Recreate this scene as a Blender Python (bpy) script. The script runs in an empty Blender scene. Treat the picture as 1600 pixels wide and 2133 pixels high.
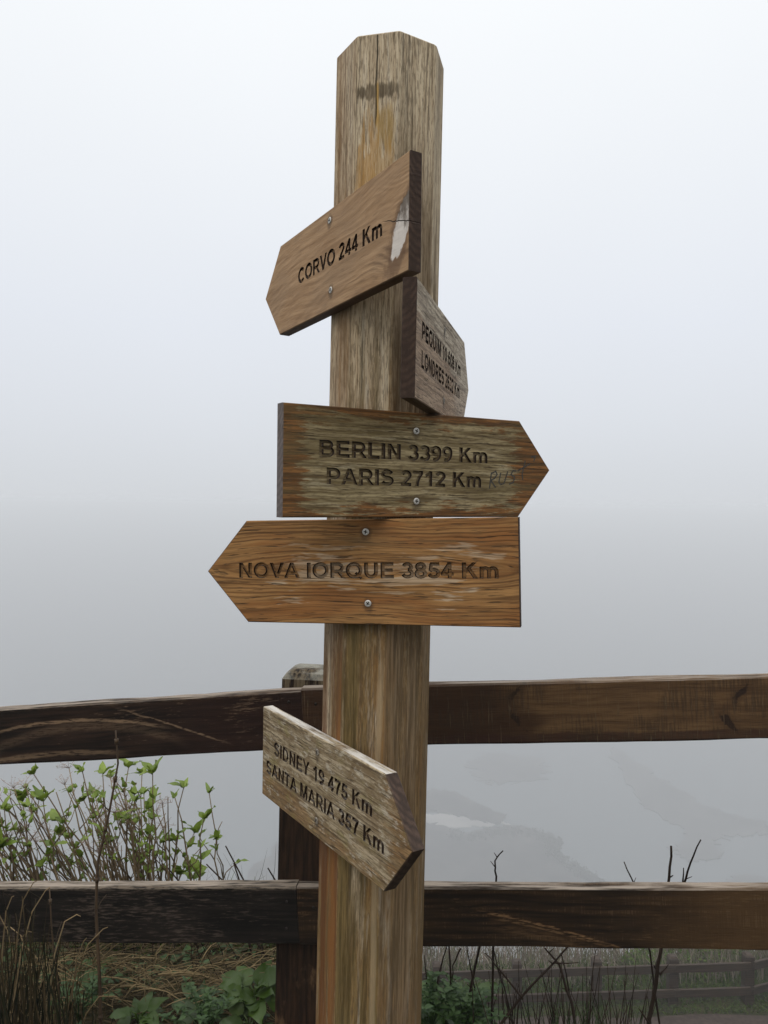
import bpy, bmesh, math, random
import numpy as np
from mathutils import Vector, Matrix, Quaternion
from mathutils.geometry import delaunay_2d_cdt
R = math.radians
C = bpy.context.scene.collection
sc = bpy.context.scene

# ------------------------------------------------------------------ camera, world, sun, exposure
E = 1.62                                   # eye height above the ground (m)
def W(x, y, z): return Vector((x, y, z + E))
cam = bpy.data.cameras.new('camera'); camo = bpy.data.objects.new('camera', cam); C.objects.link(camo)
PITCH, ROLL, F, PX, PY = -0.0100, 0.0117, 1602.0, 800.0, 1066.5
camo.location = (0, 0, E)
camo.rotation_euler = (Matrix.Rotation(PITCH, 4, 'X') @ Matrix.Rotation(R(90), 4, 'X') @ Matrix.Rotation(ROLL, 4, 'Z')).to_euler()
cam.sensor_fit = 'VERTICAL'; cam.sensor_height = 36.0; cam.lens = 36.0 * F / 2133.0
cam.clip_start = 0.05; cam.clip_end = 5000
sc.camera = camo
sc.view_settings.view_transform = 'Standard'; sc.view_settings.look = 'None'
sc.view_settings.exposure = 0.0; sc.view_settings.gamma = 1.0

SUN_EL, SUN_AZ = 52.0, 205.0               # behind the camera, a little left, above the cloud
world = bpy.data.worlds.new('World'); sc.world = world; world.use_nodes = True
wn = world.node_tree; wn.nodes.clear()
def wnew(t): return wn.nodes.new(t)
out = wnew('ShaderNodeOutputWorld'); add = wnew('ShaderNodeAddShader')
b1 = wnew('ShaderNodeBackground'); b2 = wnew('ShaderNodeBackground')
sky = wnew('ShaderNodeTexSky'); sky.sky_type = 'NISHITA'; sky.sun_disc = False
sky.sun_elevation = R(SUN_EL); sky.sun_rotation = R(SUN_AZ); sky.dust_density = 6.0
hs = wnew('ShaderNodeHueSaturation'); hs.inputs['Saturation'].default_value = 0.25
wn.links.new(sky.outputs[0], hs.inputs['Color']); wn.links.new(hs.outputs[0], b1.inputs[0]); b1.inputs[1].default_value = 0.012
tc = wnew('ShaderNodeTexCoord'); sx = wnew('ShaderNodeSeparateXYZ'); rp = wnew('ShaderNodeValToRGB')
wn.links.new(tc.outputs['Generated'], sx.inputs[0]); mp_ = wnew('ShaderNodeMapRange'); mp_.inputs[1].default_value = -.1
wn.links.new(sx.outputs['Z'], mp_.inputs[0]); wn.links.new(mp_.outputs[0], rp.inputs[0])       # the ground hides everything under the horizon
SKY = [(-.06, (0, 0, 0)), (-.04, (.648, .672, .704)), (0.0, (.648, .672, .704)), (.03, (.660, .688, .724)), (.10, (.692, .723, .770)), (.22, (.74, .775, .835)), (.38, (.82, .85, .89)), (.58, (.93, .955, .975)), (.75, (1.42, 1.45, 1.48)), (1.0, (2.0, 2.03, 2.08))]
el = rp.color_ramp.elements
while len(el) < len(SKY): el.new(0.5)
for e_, (p_, c_) in zip(el, SKY): e_.position = (p_ + .1) / 1.1; e_.color = (*c_, 1)
nz_ = wnew('ShaderNodeTexNoise'); nz_.inputs['Scale'].default_value = 1.6; nz_.inputs['Detail'].default_value = 3
m2_ = wnew('ShaderNodeMapRange'); m2_.inputs[1].default_value = .3; m2_.inputs[2].default_value = .7; m2_.inputs[3].default_value = .985; m2_.inputs[4].default_value = 1.02
mm_ = wnew('ShaderNodeVectorMath'); mm_.operation = 'SCALE'
wn.links.new(tc.outputs['Generated'], nz_.inputs['Vector']); wn.links.new(nz_.outputs[0], m2_.inputs[0]); wn.links.new(rp.outputs[0], mm_.inputs[0]); wn.links.new(m2_.outputs[0], mm_.inputs['Scale'])
wn.links.new(mm_.outputs[0], b2.inputs[0]); b2.inputs[1].default_value = 1.0
wn.links.new(b1.outputs[0], add.inputs[0]); wn.links.new(b2.outputs[0], add.inputs[1]); wn.links.new(add.outputs[0], out.inputs[0])

sun = bpy.data.lights.new('sun', 'SUN'); suno = bpy.data.objects.new('sun', sun); C.objects.link(suno)
sun.energy = 1.1; sun.angle = R(50); sun.color = (1, .975, .94)
az = R(SUN_AZ); e_ = R(SUN_EL)
sd = Vector((math.sin(az) * math.cos(e_), math.cos(az) * math.cos(e_), math.sin(e_)))
suno.rotation_euler = sd.to_track_quat('Z', 'Y').to_euler()

cy = sc.cycles
cy.use_denoising = True; cy.use_adaptive_sampling = False; cy.max_bounces = 8; cy.diffuse_bounces = 3; cy.glossy_bounces = 2; cy.volume_bounces = 0; cy.transmission_bounces = 2
cy.use_fast_gi = False; cy.sample_clamp_indirect = 4.0; cy.caustics_reflective = False; cy.caustics_refractive = False

# ------------------------------------------------------------------ shader helpers
class S:
    def __init__(s, t, k): s.t, s.k = t, k
    def _m(s, op, *a, clamp=False):
        n = s.t.nodes.new('ShaderNodeMath'); n.operation = op; n.use_clamp = clamp
        for i, v in enumerate((s,) + a):
            if isinstance(v, S): s.t.links.new(v.k, n.inputs[i])
            else: n.inputs[i].default_value = v
        return S(s.t, n.outputs[0])
    def __add__(s, o): return s._m('ADD', o)
    def __sub__(s, o): return s._m('SUBTRACT', o)
    def __mul__(s, o): return s._m('MULTIPLY', o)
    def __truediv__(s, o): return s._m('DIVIDE', o)
    def abs(s): return s._m('ABSOLUTE')
    def pow(s, e): return s._m('POWER', e)
    def sin(s): return s._m('SINE')
    def sqrt(s): return s._m('SQRT')
    def min(s, o): return s._m('MINIMUM', o)
    def max(s, o): return s._m('MAXIMUM', o)
    def inv(s): return (s * -1.0) + 1.0
    def step(s, a, b):
        n = s.t.nodes.new('ShaderNodeMapRange'); n.interpolation_type = 'SMOOTHSTEP'
        s.t.links.new(s.k, n.inputs[0]); n.inputs[1].default_value = a; n.inputs[2].default_value = b
        if a > b:
            n.inputs[1].default_value = b; n.inputs[2].default_value = a; n.inputs[3].default_value = 1; n.inputs[4].default_value = 0
        return S(s.t, n.outputs[0])
class M:
    """a material under construction"""
    def __init__(s, name, rough=.6, spec=.35):
        s.m = bpy.data.materials.new(name); s.m.use_nodes = True; s.t = s.m.node_tree
        s.b = s.t.nodes['Principled BSDF']; s.b.inputs['Roughness'].default_value = rough; s.b.inputs['Specular IOR Level'].default_value = spec
        tcn = s.t.nodes.new('ShaderNodeTexCoord'); s.P = tcn.outputs['Object']
        sp = s.t.nodes.new('ShaderNodeSeparateXYZ'); s.t.links.new(s.P, sp.inputs[0])
        s.x, s.y, s.z = [S(s.t, o) for o in sp.outputs]
        g = s.t.nodes.new('ShaderNodeNewGeometry'); s.rnd = S(s.t, g.outputs['Random Per Island'])
        sn = s.t.nodes.new('ShaderNodeSeparateXYZ'); s.t.links.new(tcn.outputs['Normal'], sn.inputs[0])
        s.nx, s.ny, s.nz = [S(s.t, o) for o in sn.outputs]
    def vec(s, x, y, z):
        n = s.t.nodes.new('ShaderNodeCombineXYZ')
        for i, v in enumerate((x, y, z)):
            if isinstance(v, S): s.t.links.new(v.k, n.inputs[i])
            else: n.inputs[i].default_value = v
        return n.outputs[0]
    def noise(s, v, detail=3, rough=.55, dist=0.0, scale=1.0):
        n = s.t.nodes.new('ShaderNodeTexNoise'); s.t.links.new(v, n.inputs['Vector'])
        n.inputs['Scale'].default_value = scale; n.inputs['Detail'].default_value = detail
        n.inputs['Roughness'].default_value = rough; n.inputs['Distortion'].default_value = dist
        return S(s.t, n.outputs[0])
    def rgb(s, c):
        n = s.t.nodes.new('ShaderNodeRGB'); n.outputs[0].default_value = (*c, 1); return n.outputs[0]
    def mix(s, f, a, b, mode='MIX'):
        n = s.t.nodes.new('ShaderNodeMix'); n.data_type = 'RGBA'; n.blend_type = mode
        if isinstance(f, S): s.t.links.new(f.k, n.inputs[0])
        else: n.inputs[0].default_value = f
        for i, c in ((6, a), (7, b)):
            if isinstance(c, tuple): n.inputs[i].default_value = (*c, 1)
            else: s.t.links.new(c, n.inputs[i])
        return n.outputs[2]
    def done(s, col, height=None, dist=.0015, strength=.7, rough=None, normal_only=False):
        if isinstance(col, tuple): s.b.inputs['Base Color'].default_value = (*col, 1)
        else: s.t.links.new(col, s.b.inputs['Base Color'])
        if height is not None:
            bp = s.t.nodes.new('ShaderNodeBump'); bp.inputs['Strength'].default_value = strength; bp.inputs['Distance'].default_value = dist
            s.t.links.new(height.k, bp.inputs['Height']); s.t.links.new(bp.outputs[0], s.b.inputs['Normal'])
        if rough is not None: s.t.links.new(rough.k, s.b.inputs['Roughness'])
        return s.m

def grain(m, axis, seed, warp=.012, wf=5.0):
    """along, across-1, across-2 coordinates with a slow wander of the fibres"""
    a, b, c = {'x': (m.x, m.z, m.y), 'z': (m.z, m.x, m.y)}[axis]
    a = a + seed
    w = m.noise(m.vec(a * wf, b * wf * 2.2, c * wf * 2.2), 2, .5)
    b = b + (w - .5) * warp
    return a, b, c
def fib(m, g, fa, fb, detail=3, rough=.6, off=0.0):
    a, b, c = g
    return m.noise(m.vec(a * fa + off, b * fb, c * fb), detail, rough)

# ------------------------------------------------------------------ mesh helpers
def link(name, verts, faces, mat, parent=None, smooth=False):
    me = bpy.data.meshes.new(name); me.from_pydata([tuple(v) for v in verts], [], faces); me.update()
    for mm in (mat if isinstance(mat, (list, tuple)) else [mat]): me.materials.append(mm)
    o = bpy.data.objects.new(name, me); C.objects.link(o)
    if parent: o.parent = parent
    if smooth: me.polygons.foreach_set('use_smooth', [True] * len(me.polygons))
    return o
def empty(name, loc=(0, 0, 0), rot=None):
    o = bpy.data.objects.new(name, None); C.objects.link(o); o.location = loc
    o.empty_display_size = .1
    return o
def tag(o, label, cat, group=None, kind=None):
    if label: o['label'] = label
    if cat: o['category'] = cat
    if group: o['group'] = group
    if kind: o['kind'] = kind
    return o
class Buf:
    def __init__(s): s.v, s.f = [], []
    def tube(s, pts, r0, r1=None, n=5):
        r1 = r0 if r1 is None else r1
        pts = [Vector(p) for p in pts]; base = len(s.v); k = len(pts)
        for i, p in enumerate(pts):
            t = (pts[min(i + 1, k - 1)] - pts[max(i - 1, 0)])
            t = t.normalized() if t.length > 1e-9 else Vector((0, 0, 1))
            ref = Vector((0, 1, 0)) if abs(t.y) < .9 else Vector((1, 0, 0))
            u = t.cross(ref).normalized(); w = t.cross(u)
            r = r0 + (r1 - r0) * i / (k - 1)
            for j in range(n):
                an = 2 * math.pi * j / n
                s.v.append(p + u * (r * math.cos(an)) + w * (r * math.sin(an)))
        for i in range(k - 1):
            for j in range(n):
                a = base + i * n + j; b = base + i * n + (j + 1) % n
                s.f.append((a, b, b + n, a + n))
        s.f.append(tuple(base + j for j in range(n))[::-1]); s.f.append(tuple(base + (k - 1) * n + j for j in range(n)))
    def blade(s, pts, w0, side):
        """a thin ribbon of grass with a slight fold"""
        base = len(s.v); k = len(pts); side = Vector(side)
        for i, p in enumerate(pts):
            p = Vector(p); w = w0 * (1 - (i / (k - 1)) ** 2 * .9)
            t = (Vector(pts[min(i + 1, k - 1)]) - Vector(pts[max(i - 1, 0)])).normalized()
            up = t.cross(side).normalized()
            s.v += [p - side * w, p + up * w * .45, p + side * w]
        for i in range(k - 1):
            a = base + i * 3
            s.f += [(a, a + 1, a + 4, a + 3), (a + 1, a + 2, a + 5, a + 4)]
    def leaf(s, p, d, n, L, Wd, curl=.25, fold=.3, wave=0.0, seg=5, rnd=random, shape=.45):
        """ovate leaf from p along d, upper side facing n"""
        p, d = Vector(p), Vector(d).normalized(); n = Vector(n); sd = d.cross(n)
        if sd.length < 1e-4: sd = Vector((1, 0, 0))
        sd.normalize(); n = sd.cross(d).normalized(); base = len(s.v)
        ph = rnd.random() * 6
        for i in range(seg + 1):
            t = i / seg
            w = Wd * .5 * (math.sin(math.pi * min(1, t ** shape * .5 / .5) ** 1.0) ** .8 if 0 < t < 1 else 0.03)
            c = p + d * (L * t) - n * (curl * L * t * t)
            dz = math.sin(t * 9 + ph) * wave * Wd
            s.v += [c - sd * w + n * (w * fold + dz), c, c + sd * w + n * (w * fold - dz)]
        for i in range(seg):
            a = base + i * 3
            s.f += [(a, a + 1, a + 4, a + 3), (a + 1, a + 2, a + 5, a + 4)]
    def build(s, name, mat, parent=None, smooth=True): return link(name, s.v, s.f, mat, parent, smooth)

def ray(px, py):
    """world direction (y = 1 before pitch) of a photo pixel, to find where things stand"""
    x, y = px - PX, py - PY
    c, s_ = math.cos(-ROLL), math.sin(-ROLL); x, y = c * x - s_ * y, s_ * x + c * y
    d = Vector((x / F, 1, -y / F)); c, s_ = math.cos(PITCH), math.sin(PITCH)
    return Vector((d.x, c * d.y - s_ * d.z, s_ * d.y + c * d.z))
def at(px, py, depth):
    d = ray(px, py); v = d * (depth / d.y); return W(v.x, v.y, v.z)

# ------------------------------------------------------------------ wood materials
def post_wood():
    m = M('weathered_post_wood', .8, .12)
    g = grain(m, 'z', 0.0, .010, 2.0)
    streak = fib(m, g, 1.5, 44, 4, .65); mid = fib(m, g, 7, 180, 4, .7); fine = fib(m, g, 18, 420, 3, .7); big = fib(m, g, 1.0, 13, 3, .55, 3.0)
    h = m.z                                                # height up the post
    fade = h.step(.9, 2.5)                                 # bleached head, brown shaft; dimming towards the ground painted in
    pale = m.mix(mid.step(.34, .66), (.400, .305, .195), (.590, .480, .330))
    shaft_dim = m.mix(mid.step(.34, .66), (.122, .070, .026), (.225, .140, .056))
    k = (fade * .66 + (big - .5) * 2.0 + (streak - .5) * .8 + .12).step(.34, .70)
    col = m.mix(k, shaft_dim, pale)
    col = m.mix(fib(m, g, 1.6, 26, 4, .65, 9.0).step(.54, .66) * (h.step(2.5, 1.3) * .35 + .25), col, (.23, .130, .050))   # rust brown streaks
    col = m.mix(fib(m, g, 3.0, 32, 5, .75, 21.0).step(.52, .66) * (h.step(2.6, 1.4) * .30 + .38), col, (.115, .092, .055))  # algae and dirt
    col = m.mix(fib(m, g, 4.0, 64, 4, .7, 27.0).step(.54, .68) * .45, col, (.50, .45, .36))                             # bleached ribs
    col = m.mix(fine.step(.47, .62) * .50, col, (.095, .066, .037))
    dash = fib(m, g, 48, 330, 3, .6, 83.0)
    col = m.mix(dash.step(.50, .60) * .48, col, (.070, .050, .029)); col = m.mix(dash.step(.46, .38) * (h.step(1.2, 2.4) * .26 + .10), col, (.46, .38, .26))
    col = m.mix(fib(m, g, 3.0, 170, 3, .65, 5.0).step(.57, .64) * .6, col, (.055, .041, .027))     # dark checks
    patch = m.noise(m.vec(m.x * 16 + 2, m.y * 16, m.z * 3.2), 4, .65)
    col = m.mix(patch.step(.50, .62) * streak.step(.36, .58) * (h.step(2.66, 2.3) * .75 + .12), col, (.105, .068, .028))
    col = m.mix(m.noise(m.vec(m.x * 11 + 7, m.y * 11, m.z * 2.0 + 4), 4, .65).step(.52, .62) * mid.step(.35, .6) * h.step(2.3, 1.9) * .75, col, (.195, .100, .032))
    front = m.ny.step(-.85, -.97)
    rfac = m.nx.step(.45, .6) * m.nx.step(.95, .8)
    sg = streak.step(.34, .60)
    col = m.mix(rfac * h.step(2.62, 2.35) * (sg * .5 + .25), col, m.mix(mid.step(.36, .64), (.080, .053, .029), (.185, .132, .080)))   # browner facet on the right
    ol = fib(m, g, 1.2, 24, 4, .65, 71.0).step(.44, .58) * h.step(2.30, 2.0)
    col = m.mix(front * ol * .75, col, m.mix(mid.step(.36, .64), (.060, .042, .014), (.150, .105, .040)))                            # olive bands in front
    rib = ((m.x - .031 + (m.noise(m.vec(m.z * 3, 1.0, 0.0), 3) - .5) * .016).abs()).step(.0075, .003) * h.step(1.62, 1.5) * front
    col = m.mix(rib * .5, col, (.34, .26, .155))
    # shapes of old stains on the front facet
    jag = (fib(m, g, 9, 75, 4, .7, 2.0) - .5) * 2.2; vein = mid.step(.30, .62) * .6 + .4
    def blob(x0, z0, rx, rz, k=.9):
        d = (((m.x - x0) / rx).pow(2.0) + ((m.z - z0) / rz).pow(2.0)).sqrt() + jag * k
        return d.step(1.20, .70) * vein
    T_ = 2.729
    col = m.mix(blob(.020, T_ - .175, .016, .042) * front * .8, col, (.27, .165, .045))
    col = m.mix(blob(-.018, T_ - .26, .020, .085, 1.8) * front * .75, col, (.36, .20, .06))
    col = m.mix(blob(.014, T_ - .255, .018, .06, 1.8) * front * .6, col, (.33, .19, .06))
    col = m.mix(blob(-.004, T_ - .105, .046, .015, 1.3) * front * .9, col, (.085, .062, .036))
    crk = m.x + .001 + (m.noise(m.vec(m.z * 18, 0.0, 0.0), 2) - .5) * .006
    ck = crk.abs().step(.0016, .0004) * m.z.step(T_ - .19, T_ - .14) * front
    ck = ck * m.noise(m.vec(m.z * 30, 3.0, 0.0), 2).step(.30, .5)
    col = m.mix((crk - .002).abs().step(.004, .001) * m.z.step(T_ - .18, T_ - .16) * m.z.step(T_ - .08, T_ - .10) * front * .8, col, (.42, .25, .07))
    col = m.mix(ck * .9, col, (.04, .034, .018))
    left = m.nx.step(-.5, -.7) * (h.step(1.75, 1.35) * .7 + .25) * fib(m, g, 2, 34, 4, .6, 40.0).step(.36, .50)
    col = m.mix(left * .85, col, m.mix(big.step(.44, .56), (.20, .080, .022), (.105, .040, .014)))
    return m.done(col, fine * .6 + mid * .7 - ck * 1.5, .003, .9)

def board_wood(kind, screws=()):
    m = M(kind + '_board_wood', .7, .16)
    seed = {'corvo': 3.1, 'pequim': 7.7, 'berlin': 12.3, 'nova': 19.9, 'sidney': 26.4}[kind]
    hw, hh = .2525, .095
    if kind == 'corvo':
        # growth rings that sweep round the knot at the butt end
        dx, dz = m.x - .235, m.z + .01
        rk = (dx.pow(2.0) * .35 + dz.pow(2.0) * 1.6 + .0004).sqrt()
        w = m.noise(m.vec(m.x * 5 + seed, m.z * 9, m.y * 9), 3, .5)
        b = m.z + (w - .5) * .030 + (dx * 9.0).abs().step(2.0, 0.0) * dz * -.25
        q = ((m.z + .100 + (w - .5) * .035).pow(2.0) + ((m.x - .10) * .22).pow(2.0) + .0002).sqrt()
        rings = (q * 520.0 + dx.step(-.10, .0) * rk * 150.0 + (m.noise(m.vec(m.x * 7, m.z * 22, 0.0), 3) - .5) * 9.0).sin() * .5 + .5; rings = rings * m.noise(m.vec(m.x * 5 + 3, m.z * 30, 0.0), 3, .6).step(.36, .60)
        g = (m.x + seed, b, m.y)
        mid = fib(m, g, 7, 90, 4, .65); fine = fib(m, g, 26, 420, 3, .7); big = m.noise(m.vec(m.x * 6 + seed, m.z * 10, m.y), 3, .6)
        col = m.mix(mid.step(.3, .7), (.240, .140, .068), (.375, .238, .128))
        col = m.mix(big.step(.42, .68) * .45, col, (.235, .155, .092))
        col = m.mix(rings.pow(2.0) * dx.step(-.28, -.05) * m.z.step(.05, -.05) * .50 + rings.pow(2.0) * .16, col, (.105, .058, .03))
        col = m.mix(fine.step(.52, .7) * .4, col, (.10, .06, .035))
        jag = m.noise(m.vec(m.x * 60, m.z * 40, m.y * 40), 3, .6) - .5
        kx = m.x - .2295 - (m.z + .02) * .40                     # the bare, broken-out knot
        kn = ((kx / .025).pow(2.0) + ((m.z + .018) / .052).pow(2.0)).sqrt() + jag * .75
        kn = kn.step(1.0, .84)
        kg = m.noise(m.vec(m.x * 70, m.z * 22, 0.0), 4, .7)
        col = m.mix(kn * .95, col, m.mix((kg - (m.z + .012) * 7.0).step(.30, .62), (.12, .098, .078), (.56, .51, .46)))
        halo = ((kx / .034).pow(2.0) + ((m.z + .03) / .075).pow(2.0)).sqrt() + jag
        col = m.mix(halo.step(1.15, .7) * kn.inv() * .6, col, (.085, .042, .022))
        cz = m.z - .008 + (m.x - .17) * .30 + (m.noise(m.vec(m.x * 55, 0.0, 0.0), 2) - .5) * .008
        ck = cz.abs().step(.0013, .0003) * m.x.step(.165, .20)
        col = m.mix(ck, col, (.03, .02, .012))
        ht = fine * .3 + rings * .25 + mid * .3 - ck * 2.0 - kn * kg * .9
    else:
        g = grain(m, 'x', seed, {'nova': .026, 'berlin': .012, 'sidney': .016, 'pequim': .014}[kind], {'nova': 3.0}.get(kind, 4.0))
        if kind == 'nova':
            wz = m.noise(m.vec(m.x * 3.0 + 5, m.z * 6, m.y * 6), 3, .5) - .5
            zz = m.z - .008 + wz * .034
            q = (zz.pow(2.0) + ((m.x + .02) * .080).pow(2.0) + .00002).sqrt()                     # flat-sawn: nested ellipses cut by the board
            g = (m.x + seed, q + zz.step(-.004, .004) * .3, m.y)
        mid = fib(m, g, {'nova': 3.0}.get(kind, 6.0), 125, 4, .65); fine = fib(m, g, {'nova': 14}.get(kind, 22), 400, 3, .7); big = fib(m, g, 3, 18, 3, .6, 4.0)
        line = fib(m, g, 4.5, 140, 3, .6, 8.0); pore = fib(m, g, 16, 270, 3, .6, 17.0)
        edge = (m.z.abs() * -1.0 + hh).min((m.x.abs() * -1.0 + hw + .02) * .55)      # distance in from the rim
        rag = fib(m, g, 11, 85, 5, .75, 13.0) - .5
        if kind == 'nova':
            col = m.mix(mid.step(.36, .64), (.225, .112, .038), (.345, .182, .065))
            col = m.mix(big.step(.48, .62) * .6, col, (.22, .080, .020))
            rr = (q * 900.0 + (m.noise(m.vec(m.x * 5, m.z * 26, 0.0), 3) - .5) * 4.5).sin() * .5 + .5
            col = m.mix(rr.pow(4.0) * fib(m, g, 2.5, 40, 3, .6, 71.0).step(.36, .58) * .80, col, (.085, .034, .010))
            col = m.mix(fib(m, g, 4, 150, 3, .6, 8.0).step(.55, .63) * .6, col, (.085, .038, .013))
            pale = ((edge - .035) * 3.2 + fib(m, g, 5.5, 46, 4, .65, 30.0)).step(.60, .66)
            col = m.mix(pale * .70, col, m.mix(mid.step(.4, .6), (.30, .205, .12), (.47, .37, .255)))
            dk = fib(m, g, 3.0, 28, 4, .65, 52.0).step(.55, .68) * (m.z - .045).abs().step(.06, .0)
            col = m.mix(dk * .75, col, (.11, .070, .032))
        elif kind == 'berlin':
            wet = m.mix(mid.step(.36, .64), (.075, .033, .010), (.235, .105, .032))
            dry = m.mix(mid.step(.36, .64), (.125, .090, .038), (.345, .275, .150))
            wm = (edge + rag * .13 - .014).step(-.003, .008)
            left = (m.x + .215 + rag * .16).step(-.008, .008); right = (m.x * -1.0 + .270 + rag * .26 - m.z.abs() * .25).step(-.008, .008)
            wm = wm * left * right
            col = m.mix(wm, wet, dry)
            col = m.mix(line.step(.53, .62) * .65, col, (.065, .040, .015))
            col = m.mix(big.step(.50, .66) * .6, col, (.115, .085, .036))
            col = m.mix(fib(m, g, 7, 60, 4, .7, 33.0).step(.55, .66) * wm * .55, col, (.36, .31, .20))
        elif kind == 'sidney':
            brown = m.mix(mid.step(.36, .64), (.125, .068, .028), (.30, .185, .085))
            dry = m.mix(mid.step(.36, .64), (.195, .146, .082), (.385, .312, .205))
            low = (m.z + .035 + rag * .15 + (m.x + .25) * .10).step(-.008, .008)
            rt = (m.x * -1.0 + .27 + rag * .26).step(-.02, .02)
            col = m.mix((low * .85 + .12) * rt, brown, dry)
            col = m.mix(m.noise(m.vec(m.x * 16, g[1] * 42, 1.0), 5, .7).step(.49, .58) * .75, col, (.165, .112, .058))
            col = m.mix(m.noise(m.vec(m.x * 22 + 3, g[1] * 50, 5.0), 5, .7).step(.54, .62) * .6, col, (.47, .42, .33))
            col = m.mix(m.noise(m.vec(m.x * 13 + 4, m.z * 20, 0.0), 4, .65).step(.52, .68) * .5, col, (.20, .17, .05))   # algae green
            col = m.mix(line.step(.54, .62) * .7, col, (.08, .05, .026))
        else:
            lo = m.mix(mid.step(.36, .64), (.205, .132, .080), (.36, .26, .172))
            dry = m.mix(mid.step(.36, .64), (.21, .165, .11), (.47, .40, .30))
            col = m.mix((m.z + rag * .14 + m.x * .12 - .012).step(-.015, .02), lo, dry)
            col = m.mix((m.x + rag * .3 - .12).step(-.03, .08) * .5, col, (.48, .41, .32))
            col = m.mix(line.step(.54, .62) * .55, col, (.09, .055, .036))
        col = m.mix(fine.step(.48, .62) * .40, col, (.08, .048, .022))
        col = m.mix(pore.step(.58, .66) * .8, col, (.036, .022, .011))
        dash = fib(m, g, 60, 340, 3, .6, 83.0)
        if kind != 'nova': col = m.mix(dash.step(.51, .61) * .45, col, (.070, .046, .024))
        ht = fine * .35 + mid * .5 - pore.step(.58, .66) * .6
    for (qx, qz, _a) in screws:                                # dirt and iron stain round each screw
        ds = ((m.x - qx).pow(2.0) + (m.z - qz + .003).pow(2.0) * .6).sqrt() + (m.noise(m.vec(m.x * 90, m.z * 60, 0.0), 3) - .5) * .012
        col = m.mix(ds.step(.0140, .006) * .55, col, (.035, .022, .014))
    # end grain on the sawn ends: dark, with curved annual rings
    er = ((m.y - .03).pow(2.0) * 2.0 + (m.z * .5 - .11).pow(2.0)).sqrt()
    rings = (er * 950.0 + m.noise(m.vec(m.y * 60, m.z * 30, 0.0), 3) * 9.0).sin() * .5 + .5; rings = rings * m.noise(m.vec(m.y * 50 + 4, m.z * 25, 0.0), 3, .7).step(.3, .65)
    ecol = m.mix(rings, (.030, .017, .011), (.060, .035, .023))
    if kind == 'berlin': ecol = m.mix(rings, (.10, .082, .075), (.155, .13, .12))
    if kind == 'sidney': ecol = m.mix(rings, (.036, .024, .018), (.078, .05, .037))
    col = m.mix(m.nx.abs().step(.35, .6), col, ecol)
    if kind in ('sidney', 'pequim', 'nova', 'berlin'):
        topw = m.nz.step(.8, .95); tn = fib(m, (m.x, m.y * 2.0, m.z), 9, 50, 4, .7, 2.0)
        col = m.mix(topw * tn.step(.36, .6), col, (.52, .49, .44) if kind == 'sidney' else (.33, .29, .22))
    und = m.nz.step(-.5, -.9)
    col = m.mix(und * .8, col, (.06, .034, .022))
    return m, col, ht

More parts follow.
